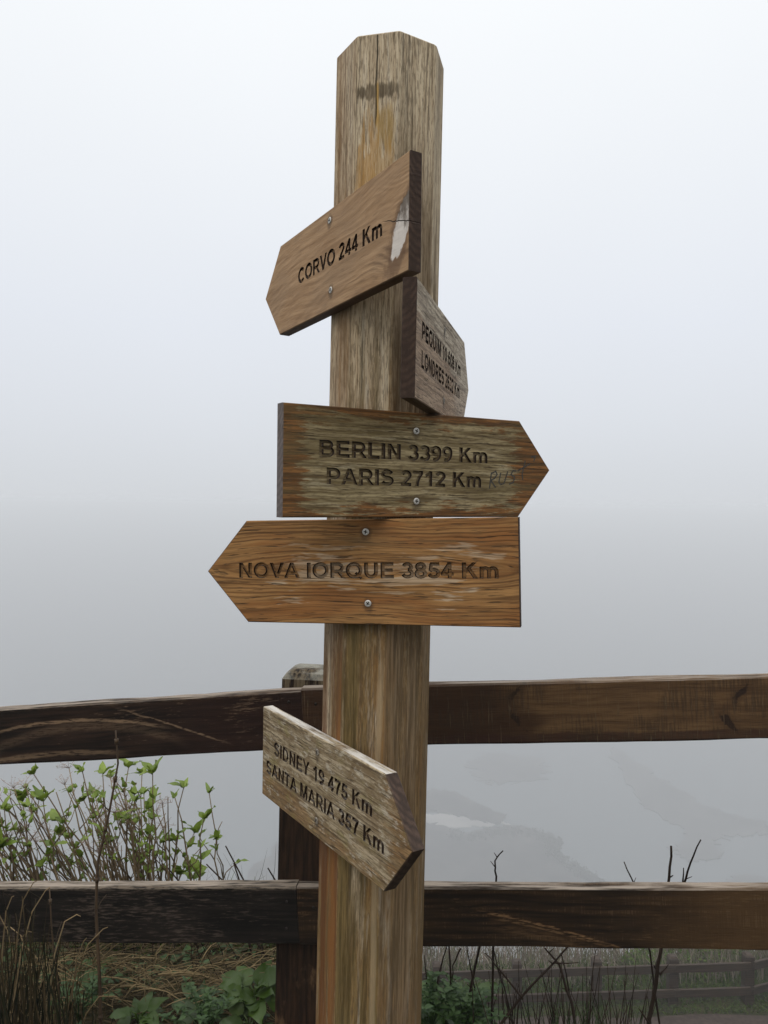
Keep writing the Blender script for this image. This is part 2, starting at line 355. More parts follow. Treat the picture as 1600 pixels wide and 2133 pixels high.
def rail_wood(kind):
    m = M(kind + '_rail_wood', .75, .12)
    seed = {'scratched': 2.0, 'knotty': 9.0, 'blackened': 15.0, 'stained': 22.0, 'plain': 31.0}[kind]
    g = grain(m, 'x', seed, .018, 3.0)
    mid = fib(m, g, 4, 60, 3, .6); fine = fib(m, g, 20, 380, 3, .7); big = m.noise(m.vec(m.x * 4 + seed, m.z * 10, m.y * 10), 4, .6)
    saw = m.noise(m.vec(m.x * 210, m.z * 9, m.y * 9), 3, .6)            # saw marks across the grain
    def arc(x0, z0, k, wd, xa, xb, tilt=0.0):
        d = m.z - z0 - (m.x - x0) * tilt + (m.x - x0).pow(2.0) * k + (m.noise(m.vec(m.x * 26, m.z * 60, 0.0), 3) - .5) * .010
        return d.abs().step(wd, wd * .25) * m.x.step(xa - .03, xa + .06) * m.x.step(xb + .06, xb - .04)
    speck = fib(m, g, 26, 200, 3, .7, 5.0)
    if kind == 'scratched':                                               # x runs from the post (0) to the left (negative)
        col = m.mix(mid.step(.35, .7), (.007, .0045, .003), (.024, .013, .008))
        col = m.mix((m.x + .45).step(.0, .25) * .5, col, (.022, .009, .006))
        bare = m.mix(mid.step(.3, .7), (.115, .075, .045), (.20, .13, .075))
        a1 = arc(-.64, -.042, .45, .0065, -.96, -.40); a2 = arc(-.40, -.052, .10, .0035, -.50, -.24, -.36)
        a3 = arc(-.66, -.128, .30, .010, -.95, -.52); a4 = arc(-.60, -.058, .75, .018, -.95, -.36)
        k = (a1 * .95).max(a2 * .9).max(a3 * .6).max(a4 * .25) * speck.step(.36, .5)
        k = k.max(m.z.step(-.012, -.002) * .35 * speck.step(.45, .6)).max((speck * big).step(.33, .42) * .5)
        col = m.mix(k, col, bare)
    elif kind == 'knotty':
        col = m.mix(mid.step(.32, .7), (.060, .032, .014), (.118, .066, .028))
        dark = (m.x - .53 + (big - .5) * .25 + m.z * .4).step(.05, -.05)
        col = m.mix(dark * .8, col, (.024, .011, .006))
        stain = (m.z + .127 + (m.noise(m.vec(m.x * 16, 0.0, 0.0), 3) - .5) * .03).step(.004, -.004)
        col = m.mix(stain * .8, col, (.032, .015, .010))
        kw = m.noise(m.vec(m.x * 34, m.z * 34, 3.0), 4, .65) - .5
        for (kx, kz) in ((.545, -.022), (.540, -.088), (1.08, -.035), (1.05, -.112)):
            ku = m.x - kx - (m.z - kz) * (.9 if kz > -.05 else -.7)
            d = ((ku / .012).pow(2.0) + ((m.z - kz) / .030).pow(2.0)).sqrt() + kw * 3.4
            col = m.mix(d.step(2.6, 1.2) * .45, col, (.050, .026, .012))
            col = m.mix(d.step(1.0, .45) * .9, col, (.016, .009, .006))
        col = m.mix((saw * big).step(.24, .33) * .6, col, (.030, .019, .011))
        col = m.mix(saw.step(.58, .7) * .3, col, (.19, .13, .07))
    elif kind == 'blackened':
        col = m.mix(mid.step(.35, .7), (.004, .0033, .0025), (.014, .0105, .008))
        k = (speck * .6 + big * .6).step(.60, .74) * m.x.step(-.02, -.12)
        col = m.mix(k * .75, col, m.mix(speck.step(.4, .6), (.026, .020, .015), (.075, .056, .042)))
        col = m.mix(m.z.step(-.012, -.003) * .6 * speck.step(.4, .55), col, (.16, .125, .09))
    else:
        col = m.mix(mid.step(.35, .7), (.010, .006, .0035), (.032, .018, .008))
        col = m.mix((m.x - .85 + (big - .5) * .5).step(-.1, .3) * .75, col, (.070, .038, .015))
        a = arc(.38, -.046, .25, .0045, .46, .86, -.13)
        b = arc(.44, -.068, .25, .0045, .50, .82, -.14).max(arc(.44, -.085, .22, (.017), .48, .72, -.15) * .4)
        col = m.mix(a.max(b * .6) * speck.step(.38, .56) * mid.step(.3, .55), col, (.17, .095, .042))
        col = m.mix((speck * big).step(.30, .42) * .5, col, (.10, .058, .026))
        col = m.mix((saw * mid).step(.30, .40) * .4, col, (.10, .06, .03))
    col = m.mix(fine.step(.52, .7) * .4, col, (.010, .007, .005))
    tn = fib(m, (m.x + seed, m.y, m.z), 5, 60, 4, .7)
    col = m.mix(m.nz.step(.5, .9) * tn.step(.35, .62) * .85, col, (.30, .25, .20) if kind != 'knotty' else (.26, .22, .18))  # wet tops: pale sky sheen put into the colour
    return m.done(col, fine * .4 + mid * .5 + saw * .25, .0030, .9)

def fence_post_wood():
    m = M('dark_fence_post_wood', .75, .12)
    g = grain(m, 'z', 4.0, .012, 3.0)
    mid = fib(m, g, 8, 110, 4, .7); fine = fib(m, g, 18, 300, 3, .7); big = m.noise(m.vec(m.x * 16 + 3, m.y * 16, m.z * 8), 4, .6)
    col = m.mix(mid.step(.35, .7), (.009, .005, .003), (.034, .017, .008))
    col = m.mix((big + (m.z - .45) * -.25).step(.50, .62) * .8, col, (.105, .062, .03))
    col = m.mix(m.z.step(1.36, 1.44) * mid.step(.42, .58) * .6, col, (.15, .12, .075))
    col = m.mix(m.nz.step(.3, .7) * big.step(.35, .6), col, (.21, .20, .165))
    col = m.mix(fine.step(.5, .7) * .5, col, (.010, .007, .005))
    return m.done(col, fine * .4 + mid * .6, .003, .9)

def plain(name, c0, c1, rough=.7, spec=.25, f=(6, 6, 6), island=0.0, c2=None):
    m = M(name, rough, spec)
    n = m.noise(m.vec(m.x * f[0], m.y * f[1], m.z * f[2]), 4, .6)
    k = n.step(.3, .7)
    if island: k = k * (1 - island) + m.rnd * island
    col = m.mix(k, c0, c1)
    if c2: col = m.mix((m.rnd * 7.31).sin().abs().step(.6, .95) * .8, col, c2)
    return m.done(col)
def leafmat(name, c0, c1, rough=.45):
    m = M(name, rough, .4)
    n = m.noise(m.vec(m.x * 40, m.y * 40, m.z * 40), 3, .6)
    col = m.mix(m.rnd * .7 + n * .5 - .1, c0, c1)
    tr = m.t.nodes.new('ShaderNodeBsdfTranslucent'); mx = m.t.nodes.new('ShaderNodeMixShader'); mx.inputs[0].default_value = .3
    m.t.links.new(col, tr.inputs[0]); m.done(col, n, .002, .4)
    o = m.t.nodes['Material Output']; m.t.links.new(m.b.outputs[0], mx.inputs[1]); m.t.links.new(tr.outputs[0], mx.inputs[2]); m.t.links.new(mx.outputs[0], o.inputs[0])
    return m.m

MAT = {}
MAT['steel'] = (lambda m: m.done((.46, .44, .40)))(M('screw_steel', .5, .5)); bpy.data.materials['screw_steel'].node_tree.nodes['Principled BSDF'].inputs['Metallic'].default_value = .6
MAT['rustysteel'] = plain('dull_screw_steel', (.10, .08, .06), (.28, .25, .2), .6, .4, (300, 300, 300))
MAT['slot'] = plain('screw_recess_dark', (.010, .008, .006), (.02, .015, .01))

# ------------------------------------------------------------------ setting: hillside, path, lake
LAKE_Z = -210.0
def sm(t, a, b):
    t = max(0.0, min(1.0, (t - a) / (b - a))); return t * t * (3 - 2 * t)
def ground(x, y):
    r = sm(x / max(y, 1.2), -.16, -.02)                        # 0 on the left mound, 1 on the steep right
    yc = 2.55 - .45 * r; z0 = -1.62 + .12 * sm(y, 1.6, 2.3) * (1 - r)
    if y <= yc: z = z0
    else:
        zl = z0 - (y - yc) * .56; zr = z0 - (y - yc) * .80
        zr = max(zr, -11.1 + .03 * (x - 4) * .9) if y < 18.6 else zr
        if y > 14: zl -= (y - 14) * .5
        if y > 18.6: zr = -11.1 + .027 * (x - 4) - (y - 18.6) * 1.0
        z = zl * (1 - r) + zr * r
    return max(z, LAKE_Z - 2)
def noise2(x, y):
    return .5 * math.sin(x * 3.1 + 1.3 * math.sin(y * 2.3)) + .5 * math.sin(y * 4.7 + 1.7 * math.sin(x * 1.9))
xs = sorted(set([-60, -45, -32, -24, -18, -14, -11, -9, -7, -5.5, -4.5, -3.8] + [round(-3.2 + i * .1, 2) for i in range(60)] + [3 + i * .5 for i in range(24)] + [16, 19, 23, 28, 35, 45, 60]))
ys = sorted(set([-30, -15, -8, -4, -2, -1, 0, .6, 1.0] + [round(1.3 + i * .09, 2) for i in range(24)] + [3.5 + i * .4 for i in range(26)] + [14 + i * .25 for i in range(22)] + [20.5, 22, 25, 30, 40, 60, 90, 130, 180, 235, 250]))
V_, F_ = [], []
for y in ys:
    for x in xs: V_.append(W(x, y, ground(x, y) + .025 * noise2(x * 2, y * 2) * (1 if y < 14 else .6)))
nx_ = len(xs)
for j in range(len(ys) - 1):
    for i in range(nx_ - 1):
        a = j * nx_ + i; F_.append((a, a + 1, a + 1 + nx_, a + nx_))
mg = M('hillside_earth_grass', .9, .1)
n1 = mg.noise(mg.vec(mg.x * 1.2, mg.y * 1.2, mg.z * 1.2), 5, .65); n2 = mg.noise(mg.vec(mg.x * 14, mg.y * 14, mg.z * 14), 5, .7)
col = mg.mix(n2.step(.3, .7), (.008, .009, .004), (.034, .036, .011)); col = mg.mix(n1.step(.4, .65) * .6, col, (.045, .034, .016))
tag(link('hillside', V_, F_, mg.done(col, n2, .03, .8), None, True), None, None, kind='structure')

Vp, Fp = [], []
px_ = [-.2 + i * .5 for i in range(60)]
for x in px_:
    for y in (13.6, 14.4, 15.2, 16.0, 16.55 + .05 * math.sin(x * 2)): Vp.append(W(x, y, ground(x, 16.0) + .03 + (.02 if 14 < y < 16.3 else 0)))
for i in range(len(px_) - 1):
    for j in range(4):
        a = i * 5 + j; Fp.append((a, a + 5, a + 6, a + 1))
tag(link('path', Vp, Fp, plain('reddish_gravel_path', (.030, .021, .017), (.055, .040, .032), .9, .2, (9, 9, 9)), None, True), None, None, kind='structure')

ml = M('lake_water', .22, .5); lw = ml.noise(ml.vec(ml.x * .05, ml.y * .05, 0.0), 4, .6)
tag(link('lake', [W(-2100, 60, LAKE_Z), W(2100, 60, LAKE_Z), W(2100, 2700, LAKE_Z), W(-2100, 2700, LAKE_Z)], [(0, 1, 2, 3)], ml.done(ml.mix(lw, (.10, .125, .13), (.14, .16, .165)), ml.noise(ml.vec(ml.x * .4, ml.y * .4, 0.0), 3), .15, .3)), None, None, kind='structure')

def on_lake(px, py):
    d = ray(px, py); t = LAKE_Z / d.z; return d.x * t, d.y * t
def shoal(name, outline, mat, lift, seed, rough=5.0, sub=9):
    """a flat bank in the lake: an irregular outline on the water, raised a little, with a sloping rim"""
    rnd = random.Random(seed); pts = [on_lake(*p) for p in outline]; n = len(pts); ring = []
    for i in range(n):
        p0, p1, p2, p3 = (Vector(pts[(i + k) % n]) for k in (-1, 0, 1, 2))
        for s_ in range(sub):
            t = s_ / sub
            q = .5 * (2 * p1 + (p2 - p0) * t + (2 * p0 - 5 * p1 + 4 * p2 - p3) * t * t + (3 * p1 - p0 - 3 * p2 + p3) * t ** 3)
            ring.append(q + Vector((rnd.uniform(-1, 1), rnd.uniform(-1, 1))) * rough)
    c = sum(ring, Vector((0, 0))) / len(ring); v = []; f = []; k = len(ring)
    for q in ring: v.append(W(q.x, q.y, LAKE_Z - .3))
    for q in ring:
        r = q; v.append(W(r.x, r.y, LAKE_Z + lift))
    for i in range(k): f.append((i, (i + 1) % k, k + (i + 1) % k, k + i))
    vs, _e, fs, *_r = delaunay_2d_cdt([Vector((q.x, q.y)) for q in ring], [(i, (i + 1) % k) for i in range(k)], [], 1, 1e-6)
    b0 = len(v); v += [W(q.x, q.y, LAKE_Z + lift) for q in vs]; f += [tuple(b0 + i for i in t) for t in fs]
    return tag(link(name, v, f, mat), None, None, kind='structure')
marsh = plain('dark_marsh', (.025, .025, .022), (.075, .07, .06), .95, .1, (.06, .06, .06))
sandm = plain('pale_wet_sand', (.30, .29, .27), (.42, .40, .37), .8, .3, (.03, .03, .03))
mudm = plain('grey_mud', (.070, .072, .068), (.115, .115, .108), .8, .3, (.03, .03, .03))

# ------------------------------------------------------------------ the signpost
LEAN = Vector((.0114, -.0011, 1.0)).normalized()
AX0 = Vector((-.0066, 1.5056, 0.0)); TH = -.2473; SIDE = .0809; TOP = .8592; TK = .0237; BL, BTIP, BH = .5051, .0812, .19
AP = SIDE * (1 + math.sqrt(2)) / 2; RR = SIDE / 2 / math.sin(math.pi / 8)
def axis_at(z): return AX0 + Vector((.0114, -.0011, 1.0)) * z
def frame(ang):
    u = Vector((math.cos(ang), math.sin(ang), 0)); v = LEAN.copy(); u = (u - v * u.dot(v)).normalized(); return u, v, u.cross(v)
base = axis_at(-E - .25)
u, v, n = frame(TH)
sp_mat = Matrix((( u.x, -n.x, v.x, base.x), (u.y, -n.y, v.y, base.y), (u.z, -n.z, v.z, base.z + E), (0, 0, 0, 1)))
signpost = empty('signpost'); signpost.matrix_world = sp_mat
tag(signpost, 'tall weathered octagonal wooden post carrying five arrow boards with carved city distances', 'signpost')
# post: octagonal shaft with softened arrises and a hair of chamfer at the sawn top
Ht = TOP + E + .25; rings = []; Vv = []; Ff = []
zs = [0] + [Ht * i / 14 for i in range(1, 14)] + [Ht - .003, Ht]
prof = []
for i in range(8):
    a = math.pi / 8 + i * math.pi / 4
    for da in (-.03, 0.0, .03):
        rr = RR * math.cos(math.pi / 8) / math.cos((math.pi / 8) - abs(da)) if da else RR * .993
        prof.append((a + da, rr))
rnd = random.Random(5)
for zi, z in enumerate(zs):
    sh = .0 if zi < len(zs) - 1 else .0028
    for (a, rr) in prof: Vv.append(((rr - sh) * math.sin(a), -(rr - sh) * math.cos(a), z))
k = len(prof)
for zi in range(len(zs) - 1):
    for j in range(k): Ff.append((zi * k + j, zi * k + (j + 1) % k, (zi + 1) * k + (j + 1) % k, (zi + 1) * k + j))
Ff.append(tuple((len(zs) - 1) * k + j for j in range(k)))
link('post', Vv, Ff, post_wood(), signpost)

# --- lettering: a bold sans drawn as strokes, cut 4 mm deep into the boards
def arc(cx, cy_, rx, ry, a0, a1, n=14): return [(cx + rx * math.cos(R(a0 + (a1 - a0) * i / n)), cy_ + ry * math.sin(R(a0 + (a1 - a0) * i / n))) for i in range(n + 1)]
def ell(cx, cy_, rx, ry): return ('ring', arc(cx, cy_, rx, ry, 0, 360, 26)[:-1])
def st(*p, w=.2): return ('st', list(p), w)
def cv(p, w=.2): return ('st', p, w)
def pg(*p): return ('pg', list(p))
def rot180(items, cx=.388, cy_=.5):
    return [(it[0], [(2 * cx - x, 2 * cy_ - y) for x, y in it[1]]) + tuple(it[2:]) for it in items]
V1 = st((.2, 0), (.2, 1), w=.21)
nine = [ell(.375, .67, .255, .235), cv(arc(.31, .56, .32, .46, 14, -62, 10) + [(.30, .095), (.17, .12)], .2), cv(arc(.375, .67, .255, .235, -20, 20, 5), .2)]
G = {
 ' ': (.388, []), 'I': (.388, [st((.194, 0), (.194, 1), w=.215)]),
 'L': (.853, [V1, st((.1, .09), (.80, .09), w=.18)]),
 'E': (.93, [V1, st((.1, .91), (.86, .91), w=.18), st((.1, .515), (.82, .515), w=.17), st((.1, .09), (.88, .09), w=.18)]),
 'T': (.853, [st((.426, 0), (.426, .95), w=.21), st((.03, .91), (.825, .91), w=.18)]),
 'N': (1.008, [V1, st((.808, 0), (.808, 1), w=.21), pg((.1, 1), (.31, 1), (.91, 0), (.70, 0))]),
 'M': (1.163, [st((.19, 0), (.19, 1), w=.19), st((.973, 0), (.973, 1), w=.19), pg((.1, 1), (.37, 1), (.675, 0), (.49, 0)), pg((1.063, 1), (.793, 1), (.49, 0), (.675, 0))]),
 'K': (1.008, [V1, pg((.93, 1), (.67, 1), (.28, .585), (.28, .305)), pg((1.0, 0), (.73, 0), (.42, .50), (.57, .66))]),
 'A': (1.008, [pg((0, 0), (.225, 0), (.615, 1), (.393, 1)), pg((1.008, 0), (.783, 0), (.393, 1), (.615, 1)), st((.20, .31), (.80, .31), w=.17)]),
 'V': (.93, [pg((0, 1), (.225, 1), (.575, 0), (.355, 0)), pg((.93, 1), (.705, 1), (.355, 0), (.575, 0))]),
 'Y': (.93, [pg((0, 1), (.245, 1), (.57, .42), (.36, .42)), pg((.93, 1), (.685, 1), (.36, .42), (.57, .42)), st((.465, 0), (.465, .46), w=.21)]),
 'P': (.93, [V1, cv([(.1, .91)] + arc(.52, .66, .265, .25, 90, -90) + [(.1, .41)], .18)]),
 'R': (1.008, [V1, cv([(.1, .91)] + arc(.55, .675, .265, .235, 90, -90) + [(.1, .44)], .18), pg((1.02, 0), (.77, 0), (.42, .47), (.66, .48))]),
 'B': (1.008, [V1, cv([(.1, .91)] + arc(.56, .725, .23, .185, 90, -90) + [(.1, .54)], .17), cv([(.1, .53)] + arc(.59, .31, .265, .22, 90, -90) + [(.1, .09)], .18)]),
 'D': (1.008, [V1, cv([(.1, .91)] + arc(.42, .5, .395, .41, 90, -90, 20) + [(.1, .09)], .18)]),
 'O': (1.087, [ell(.543, .5, .40, .415)]),
 'Q': (1.087, [ell(.543, .5, .40, .415), pg((.58, .30), (.70, .40), (1.06, .03), (.94, -.09))]),
 'C': (1.008, [cv(arc(.52, .5, .385, .415, 38, 322, 26))]),
 'U': (1.008, [cv([(.205, 1)] + arc(.505, .39, .30, .295, 180, 360) + [(.805, 1)], .21)]),
 'S': (.93, [cv(arc(.46, .71, .29, .2, 15, 262, 16) + arc(.46, .305, .315, .205, 82, -162, 16), .195)]),
 '3': (.777, [cv(arc(.37, .72, .23, .19, 165, -80, 14), .19), cv(arc(.375, .305, .27, .215, 85, -166, 15), .19)]),
 '5': (.777, [st((.18, .905), (.71, .905), w=.18), cv([(.24, .94), (.17, .45)], .17), cv(arc(.375, .325, .275, .23, 145, -165, 18), .19)]),
 '2': (.777, [cv(arc(.385, .70, .25, .205, 168, -30, 12) + [(.50, .48), (.20, .17)], .19), st((.04, .09), (.72, .09), w=.18)]),
 '1': (.777, [st((.47, 0), (.47, 1), w=.2), cv([(.13, .70), (.30, .78), (.46, .95)], .16)]),
 '4': (.777, [st((.53, 0), (.53, 1), w=.195), st((.03, .275), (.76, .275), w=.17), cv([(.09, .28), (.50, .93)], .17)]),
 '7': (.777, [st((.05, .905), (.74, .905), w=.18), cv([(.66, .87), (.47, .58), (.37, .30), (.33, 0)], .19)]),
 '8': (.777, [ell(.388, .73, .215, .18), ell(.388, .295, .26, .205)]),
 '9': (.777, nine), '6': (.777, rot180(nine)), '0': (.777, [ell(.388, .5, .265, .41)]),
 'm': (1.242, [st((.195, 0), (.195, .74), w=.2), cv([(.195, .42)] + arc(.41, .44, .205, .21, 180, 0, 12) + [(.615, 0)], .19), cv([(.615, .42)] + arc(.835, .44, .21, .21, 180, 0, 12) + [(1.045, 0)], .19)]),
}
def stroke(p, w):
    p = [Vector(q) for q in p]; n = len(p); L_, R_ = [], []
    for i in range(n):
        a = (p[i] - p[i - 1]).normalized() if i else None; b = (p[i + 1] - p[i]).normalized() if i < n - 1 else None
        a = a or b; b = b or a; t = (a + b).normalized(); nn = Vector((-t.y, t.x)); c = max(.4, nn.dot(Vector((-a.y, a.x))))
        L_.append(p[i] + nn * (w / 2 / c)); R_.append(p[i] - nn * (w / 2 / c))
    return L_ + R_[::-1]
def area(p): return sum(p[i].x * p[(i + 1) % len(p)].y - p[(i + 1) % len(p)].x * p[i].y for i in range(len(p)))
def ccw(p): return p if area(p) > 0 else p[::-1]
def text_contours(txt, x0, z0, x1, z1, cap, boost=1.0):
    """contours of one line of lettering from baseline start (x0,z0) to baseline end (x1,z1)"""
    tot = sum(G[c][0] for c in txt) - .16; sx = (x1 - x0) / tot; tl = (z1 - z0) / (x1 - x0); outl = []; cx = -.08
    for ch in txt:
        w, items = G[ch]; polys = []
        for it in items:
            if it[0] == 'pg': polys.append(ccw([Vector(q) for q in it[1]]))
            elif it[0] == 'st': polys.append(ccw(stroke(it[1], it[2] * boost)))
            else:
                q = [Vector(t) for t in it[1]]; n = len(q); o_, i_ = [], []
                for i in range(n):
                    t = (q[(i + 1) % n] - q[i - 1]).normalized(); nn = Vector((t.y, -t.x)); o_.append(q[i] + nn * .1 * boost); i_.append(q[i] - nn * .1 * boost)
                polys += [ccw(o_), ccw(i_)[::-1]]
        for p in polys: outl.append([Vector((x0 + (cx + q.x) * sx, z0 + q.y * cap + (cx + q.x) * sx * tl)) for q in p])
        cx += w
    return outl
def inset(poly, d):
    n = len(poly); r = []
    for i in range(n):
        a = (poly[i] - poly[i - 1]).normalized(); b = (poly[(i + 1) % n] - poly[i]).normalized()
        na, nb = Vector((-a.y, a.x)), Vector((-b.y, b.x)); m_ = (na + nb).normalized(); r.append(poly[i] + m_ * (d / m_.dot(na)))
    return r
def carve(outline, contours):
    """triangulate the front face with the letters in it; returns points, face tris, letter tris, letter boundary edges"""
    pts, edges = [], []
    for poly in [outline] + contours:
        b0 = len(pts); pts += poly; edges += [(b0 + i, b0 + (i + 1) % len(poly)) for i in range(len(poly))]
    vs, _, fs, *_r = delaunay_2d_cdt([Vector(p) for p in pts], edges, [], 0, 1e-7)
    ctr = np.array([[(vs[f[0]].x + vs[f[1]].x + vs[f[2]].x) / 3, (vs[f[0]].y + vs[f[1]].y + vs[f[2]].y) / 3] for f in fs])
    def winding(polys):
        wn_ = np.zeros(len(ctr), int)
        for poly in polys:
            a = np.array([tuple(p) for p in poly]); b = np.roll(a, -1, 0)
            for (ax, ay), (bx, by) in zip(a, b):
                left = (bx - ax) * (ctr[:, 1] - ay) - (by - ay) * (ctr[:, 0] - ax)
                wn_ += ((ay <= ctr[:, 1]) & (by > ctr[:, 1]) & (left > 0)).astype(int) - ((ay > ctr[:, 1]) & (by <= ctr[:, 1]) & (left < 0)).astype(int)
        return wn_
    inb = winding([ccw(outline)]) != 0; inl = winding(contours) != 0
    face, lett, own = [], [], {}
    for f, a, b in zip(fs, inb, inl):
        if not a: continue
        (lett if b else face).append(tuple(f))
        for i in range(3): own.setdefault(frozenset((f[i], f[(i + 1) % 3])), []).append((b, f[i], f[(i + 1) % 3]))
    bd = []
    for e, l in own.items():
        if len(l) == 2 and l[0][0] != l[1][0]:
            q = l[0] if l[0][0] else l[1]; bd.append((q[1], q[2]))
    return vs, face, lett, bd

def screw_mesh():
    v, f, mi = [], [], []; n = 16; r = .0062
    for (rr, y) in ((r, .0), (r, -.0009), (r * .8, -.0016), (r * .62, -.0016)):
        for i in range(n): v.append((rr * math.cos(2 * math.pi * i / n), y, rr * math.sin(2 * math.pi * i / n)))
    for k_ in range(3):
        for i in range(n): f.append((k_ * n + i, k_ * n + (i + 1) % n, (k_ + 1) * n + (i + 1) % n, (k_ + 1) * n + i)); mi.append(0)
    f.append(tuple(3 * n + i for i in range(n))); mi.append(0)
    for a in (0, math.pi / 2):                               # cross recess, flat and dark
        c, s_ = math.cos(a), math.sin(a); b0 = len(v)
        yy = -.00185 if a == 0 else -.0020
        for (p, q) in ((-.0036, -.0009), (.0036, -.0009), (.0036, .0009), (-.0036, .0009)): v.append((p * c - q * s_, yy, p * s_ + q * c))
        f.append((b0, b0 + 1, b0 + 2, b0 + 3)); mi.append(1)
    me = bpy.data.meshes.new('screw'); me.from_pydata(v, [], f); me.update(); me.polygons.foreach_set('material_index', mi)
    return me
SCREW = screw_mesh(); SCREW.materials.append(MAT['steel']); SCREW.materials.append(MAT['slot'])
SCREW2 = SCREW.copy(); SCREW2.materials[0] = MAT['rustysteel']

SPI = sp_mat.inverted()
def arrow_board(kind, k, arrow, uE, vc, tilt, yaw, label, lines, screws, dark, boost=1.0, dull=False):
    u, v, n = frame(TH + k * math.pi / 4 + yaw); c, s_ = math.cos(tilt), math.sin(tilt)
    U = u * c + v * s_; V = v * c - u * s_
    ctr = axis_at(vc) + u * uE + n * (AP + TK + .0004) + U * (arrow * BL / 2) + Vector((0, 0, E))
    mw = Matrix(((U.x, -n.x, V.x, ctr.x), (U.y, -n.y, V.y, ctr.y), (U.z, -n.z, V.z, ctr.z), (0, 0, 0, 1)))
    hl, hh = BL / 2, BH / 2
    outl = [Vector(p) for p in ((-hl, -hh), (hl, -hh), (hl + BTIP, 0), (hl, hh), (-hl, hh))]
    if arrow < 0: outl = [Vector((-p.x, p.y)) for p in outl][::-1]
    cont = []
    for ln in lines: cont += text_contours(*ln, boost=boost)
    inn = inset(outl, .0016)
    vs, face, lett, bd = carve(inn, cont)
    m, col, ht = board_wood(kind, screws)
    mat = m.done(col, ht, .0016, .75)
    # the board: front face with the letters cut out, eased edges, back
    Vb = [(p.x, 0.0, p.y) for p in vs]; Fb = [tuple(f) for f in face]; b0 = len(Vb); q = len(outl)
    for (poly, y) in ((inn, 0.0), (outl, .0016), (outl, TK - .0016), (inn, TK)): Vb += [(p.x, y, p.y) for p in poly]
    for l in range(3):
        for i in range(q):
            j = (i + 1) % q; Fb.append((b0 + l * q + i, b0 + (l + 1) * q + i, b0 + (l + 1) * q + j, b0 + l * q + j))
    Fb.append(tuple(b0 + 3 * q + i for i in range(q))[::-1])
    bo = link('arrow_board', Vb, Fb, mat, signpost); bo.matrix_parent_inverse = Matrix.Identity(4); bo.matrix_local = SPI @ mw
    bmx = bmesh.new(); bmx.from_mesh(bo.data); bmesh.ops.remove_doubles(bmx, verts=bmx.verts, dist=1e-7); bmesh.ops.recalc_face_normals(bmx, faces=bmx.faces); bmx.to_mesh(bo.data); bmx.free()
    bo['label'] = label
    # routed letters: floors 4 mm down and their walls, same wood, dirtier, recess shade painted on the walls
    m2, col2, ht2 = board_wood(kind); m2.m.name = kind + '_routed_wood'
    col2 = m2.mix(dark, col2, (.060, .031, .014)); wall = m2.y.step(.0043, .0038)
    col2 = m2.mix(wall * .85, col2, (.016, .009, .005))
    lm = m2.done(col2, ht2, .001, .6)
    D = .0048; nv = len(vs)
    flo = [Vector((p.x, p.y)) for p in vs]; nrm = {}                # a tapered cutter: the floor is a little narrower than the mouth
    for (a, b) in bd:
        t = (Vector(vs[b]) - Vector(vs[a])).normalized(); nn = Vector((-t.y, t.x))
        nrm.setdefault(a, []).append(nn); nrm.setdefault(b, []).append(nn)
    for i, l in nrm.items():
        q = sum(l, Vector((0, 0)))
        if q.length > .2: q.normalize(); flo[i] = flo[i] + q * (.0011 / max(.7, q.dot(l[0])))
    Vl = [(p.x, 0.0, p.y) for p in vs] + [(p.x, D, p.y) for p in flo]
    Fl = [tuple(nv + i for i in f) for f in lett] + [(a, b, nv + b, nv + a) for (a, b) in bd]
    used = sorted({i for f in Fl for i in f}); mp = {a: i for i, a in enumerate(used)}
    lo = link('lettering', [Vl[i] for i in used], [tuple(mp[i] for i in f) for f in Fl], lm, bo)
    for (x, z, a) in screws:
        so = bpy.data.objects.new('screw', SCREW2 if dull else SCREW); C.objects.link(so); so.parent = bo; so.location = (x, .0002, z); so.rotation_euler = (0, a, 0)
    return bo
CAP = .0280
arrow_board('corvo', -1, -1, .2703, .4631, .0250, .0059, 'smooth brown arrow board with a pale broken knot at its butt end',
    [('CORVO 244 Km', -.1590, -.0110, .1700, -.0150, .0300)], [(-.0225, .0738, .3), (-.0154, -.0589, .9)], .42, 1.16)
arrow_board('pequim', 2, 1, -.2726, .2642, .0049, -.0028, 'foreshortened two line arrow board pointing away to the right',
    [('PEQUIM 10 608 Km', -.2065, .0080, .2070, .0110, CAP), ('LONDRES 2632 Km', -.2050, -.0390, .2010, -.0370, CAP)], [(.0014, .0661, .2), (.0086, -.0661, .7)], .60, 1.16, True)
bb = arrow_board('berlin', 1, 1, -.2608, .0695, .0128, -.0061, 'two line arrow board, olive grey centre with ragged brown edges and scribbled graffiti',
    [('BERLIN 3399 Km', -.1850, .0085, .1735, .0085, CAP), ('PARIS 2712 Km', -.1705, -.0382, .1592, -.0384, CAP)], [(.0095, .0619, .5), (.0115, -.0657, .1)], .44, 1.18)
arrow_board('nova', 0, -1, .2801, -.1111, .0408, .0028, 'orange brown arrow board pointing left with dark grain lines',
    [('NOVA IORQUE 3854 Km', -.2685, -.0118, .2165, -.0108, CAP)], [(-.0206, .0720, .2), (-.0186, -.0571, .6)], .42, 1.16)
arrow_board('sidney', -1, 1, -.2704, -.5422, .0185, .0161, 'lowest arrow board, bleached grey and mossy, pointing towards the viewer',
    [('SIDNEY 19 475 Km', -.1905, .0068, .2125, .0118, CAP), ('SANTA MARIA 357 Km', -.2295, -.0420, .2510, -.0362, CAP)], [(.0095, .0656, .3), (.0094, -.0632, .8)], .40, 1.16, True)
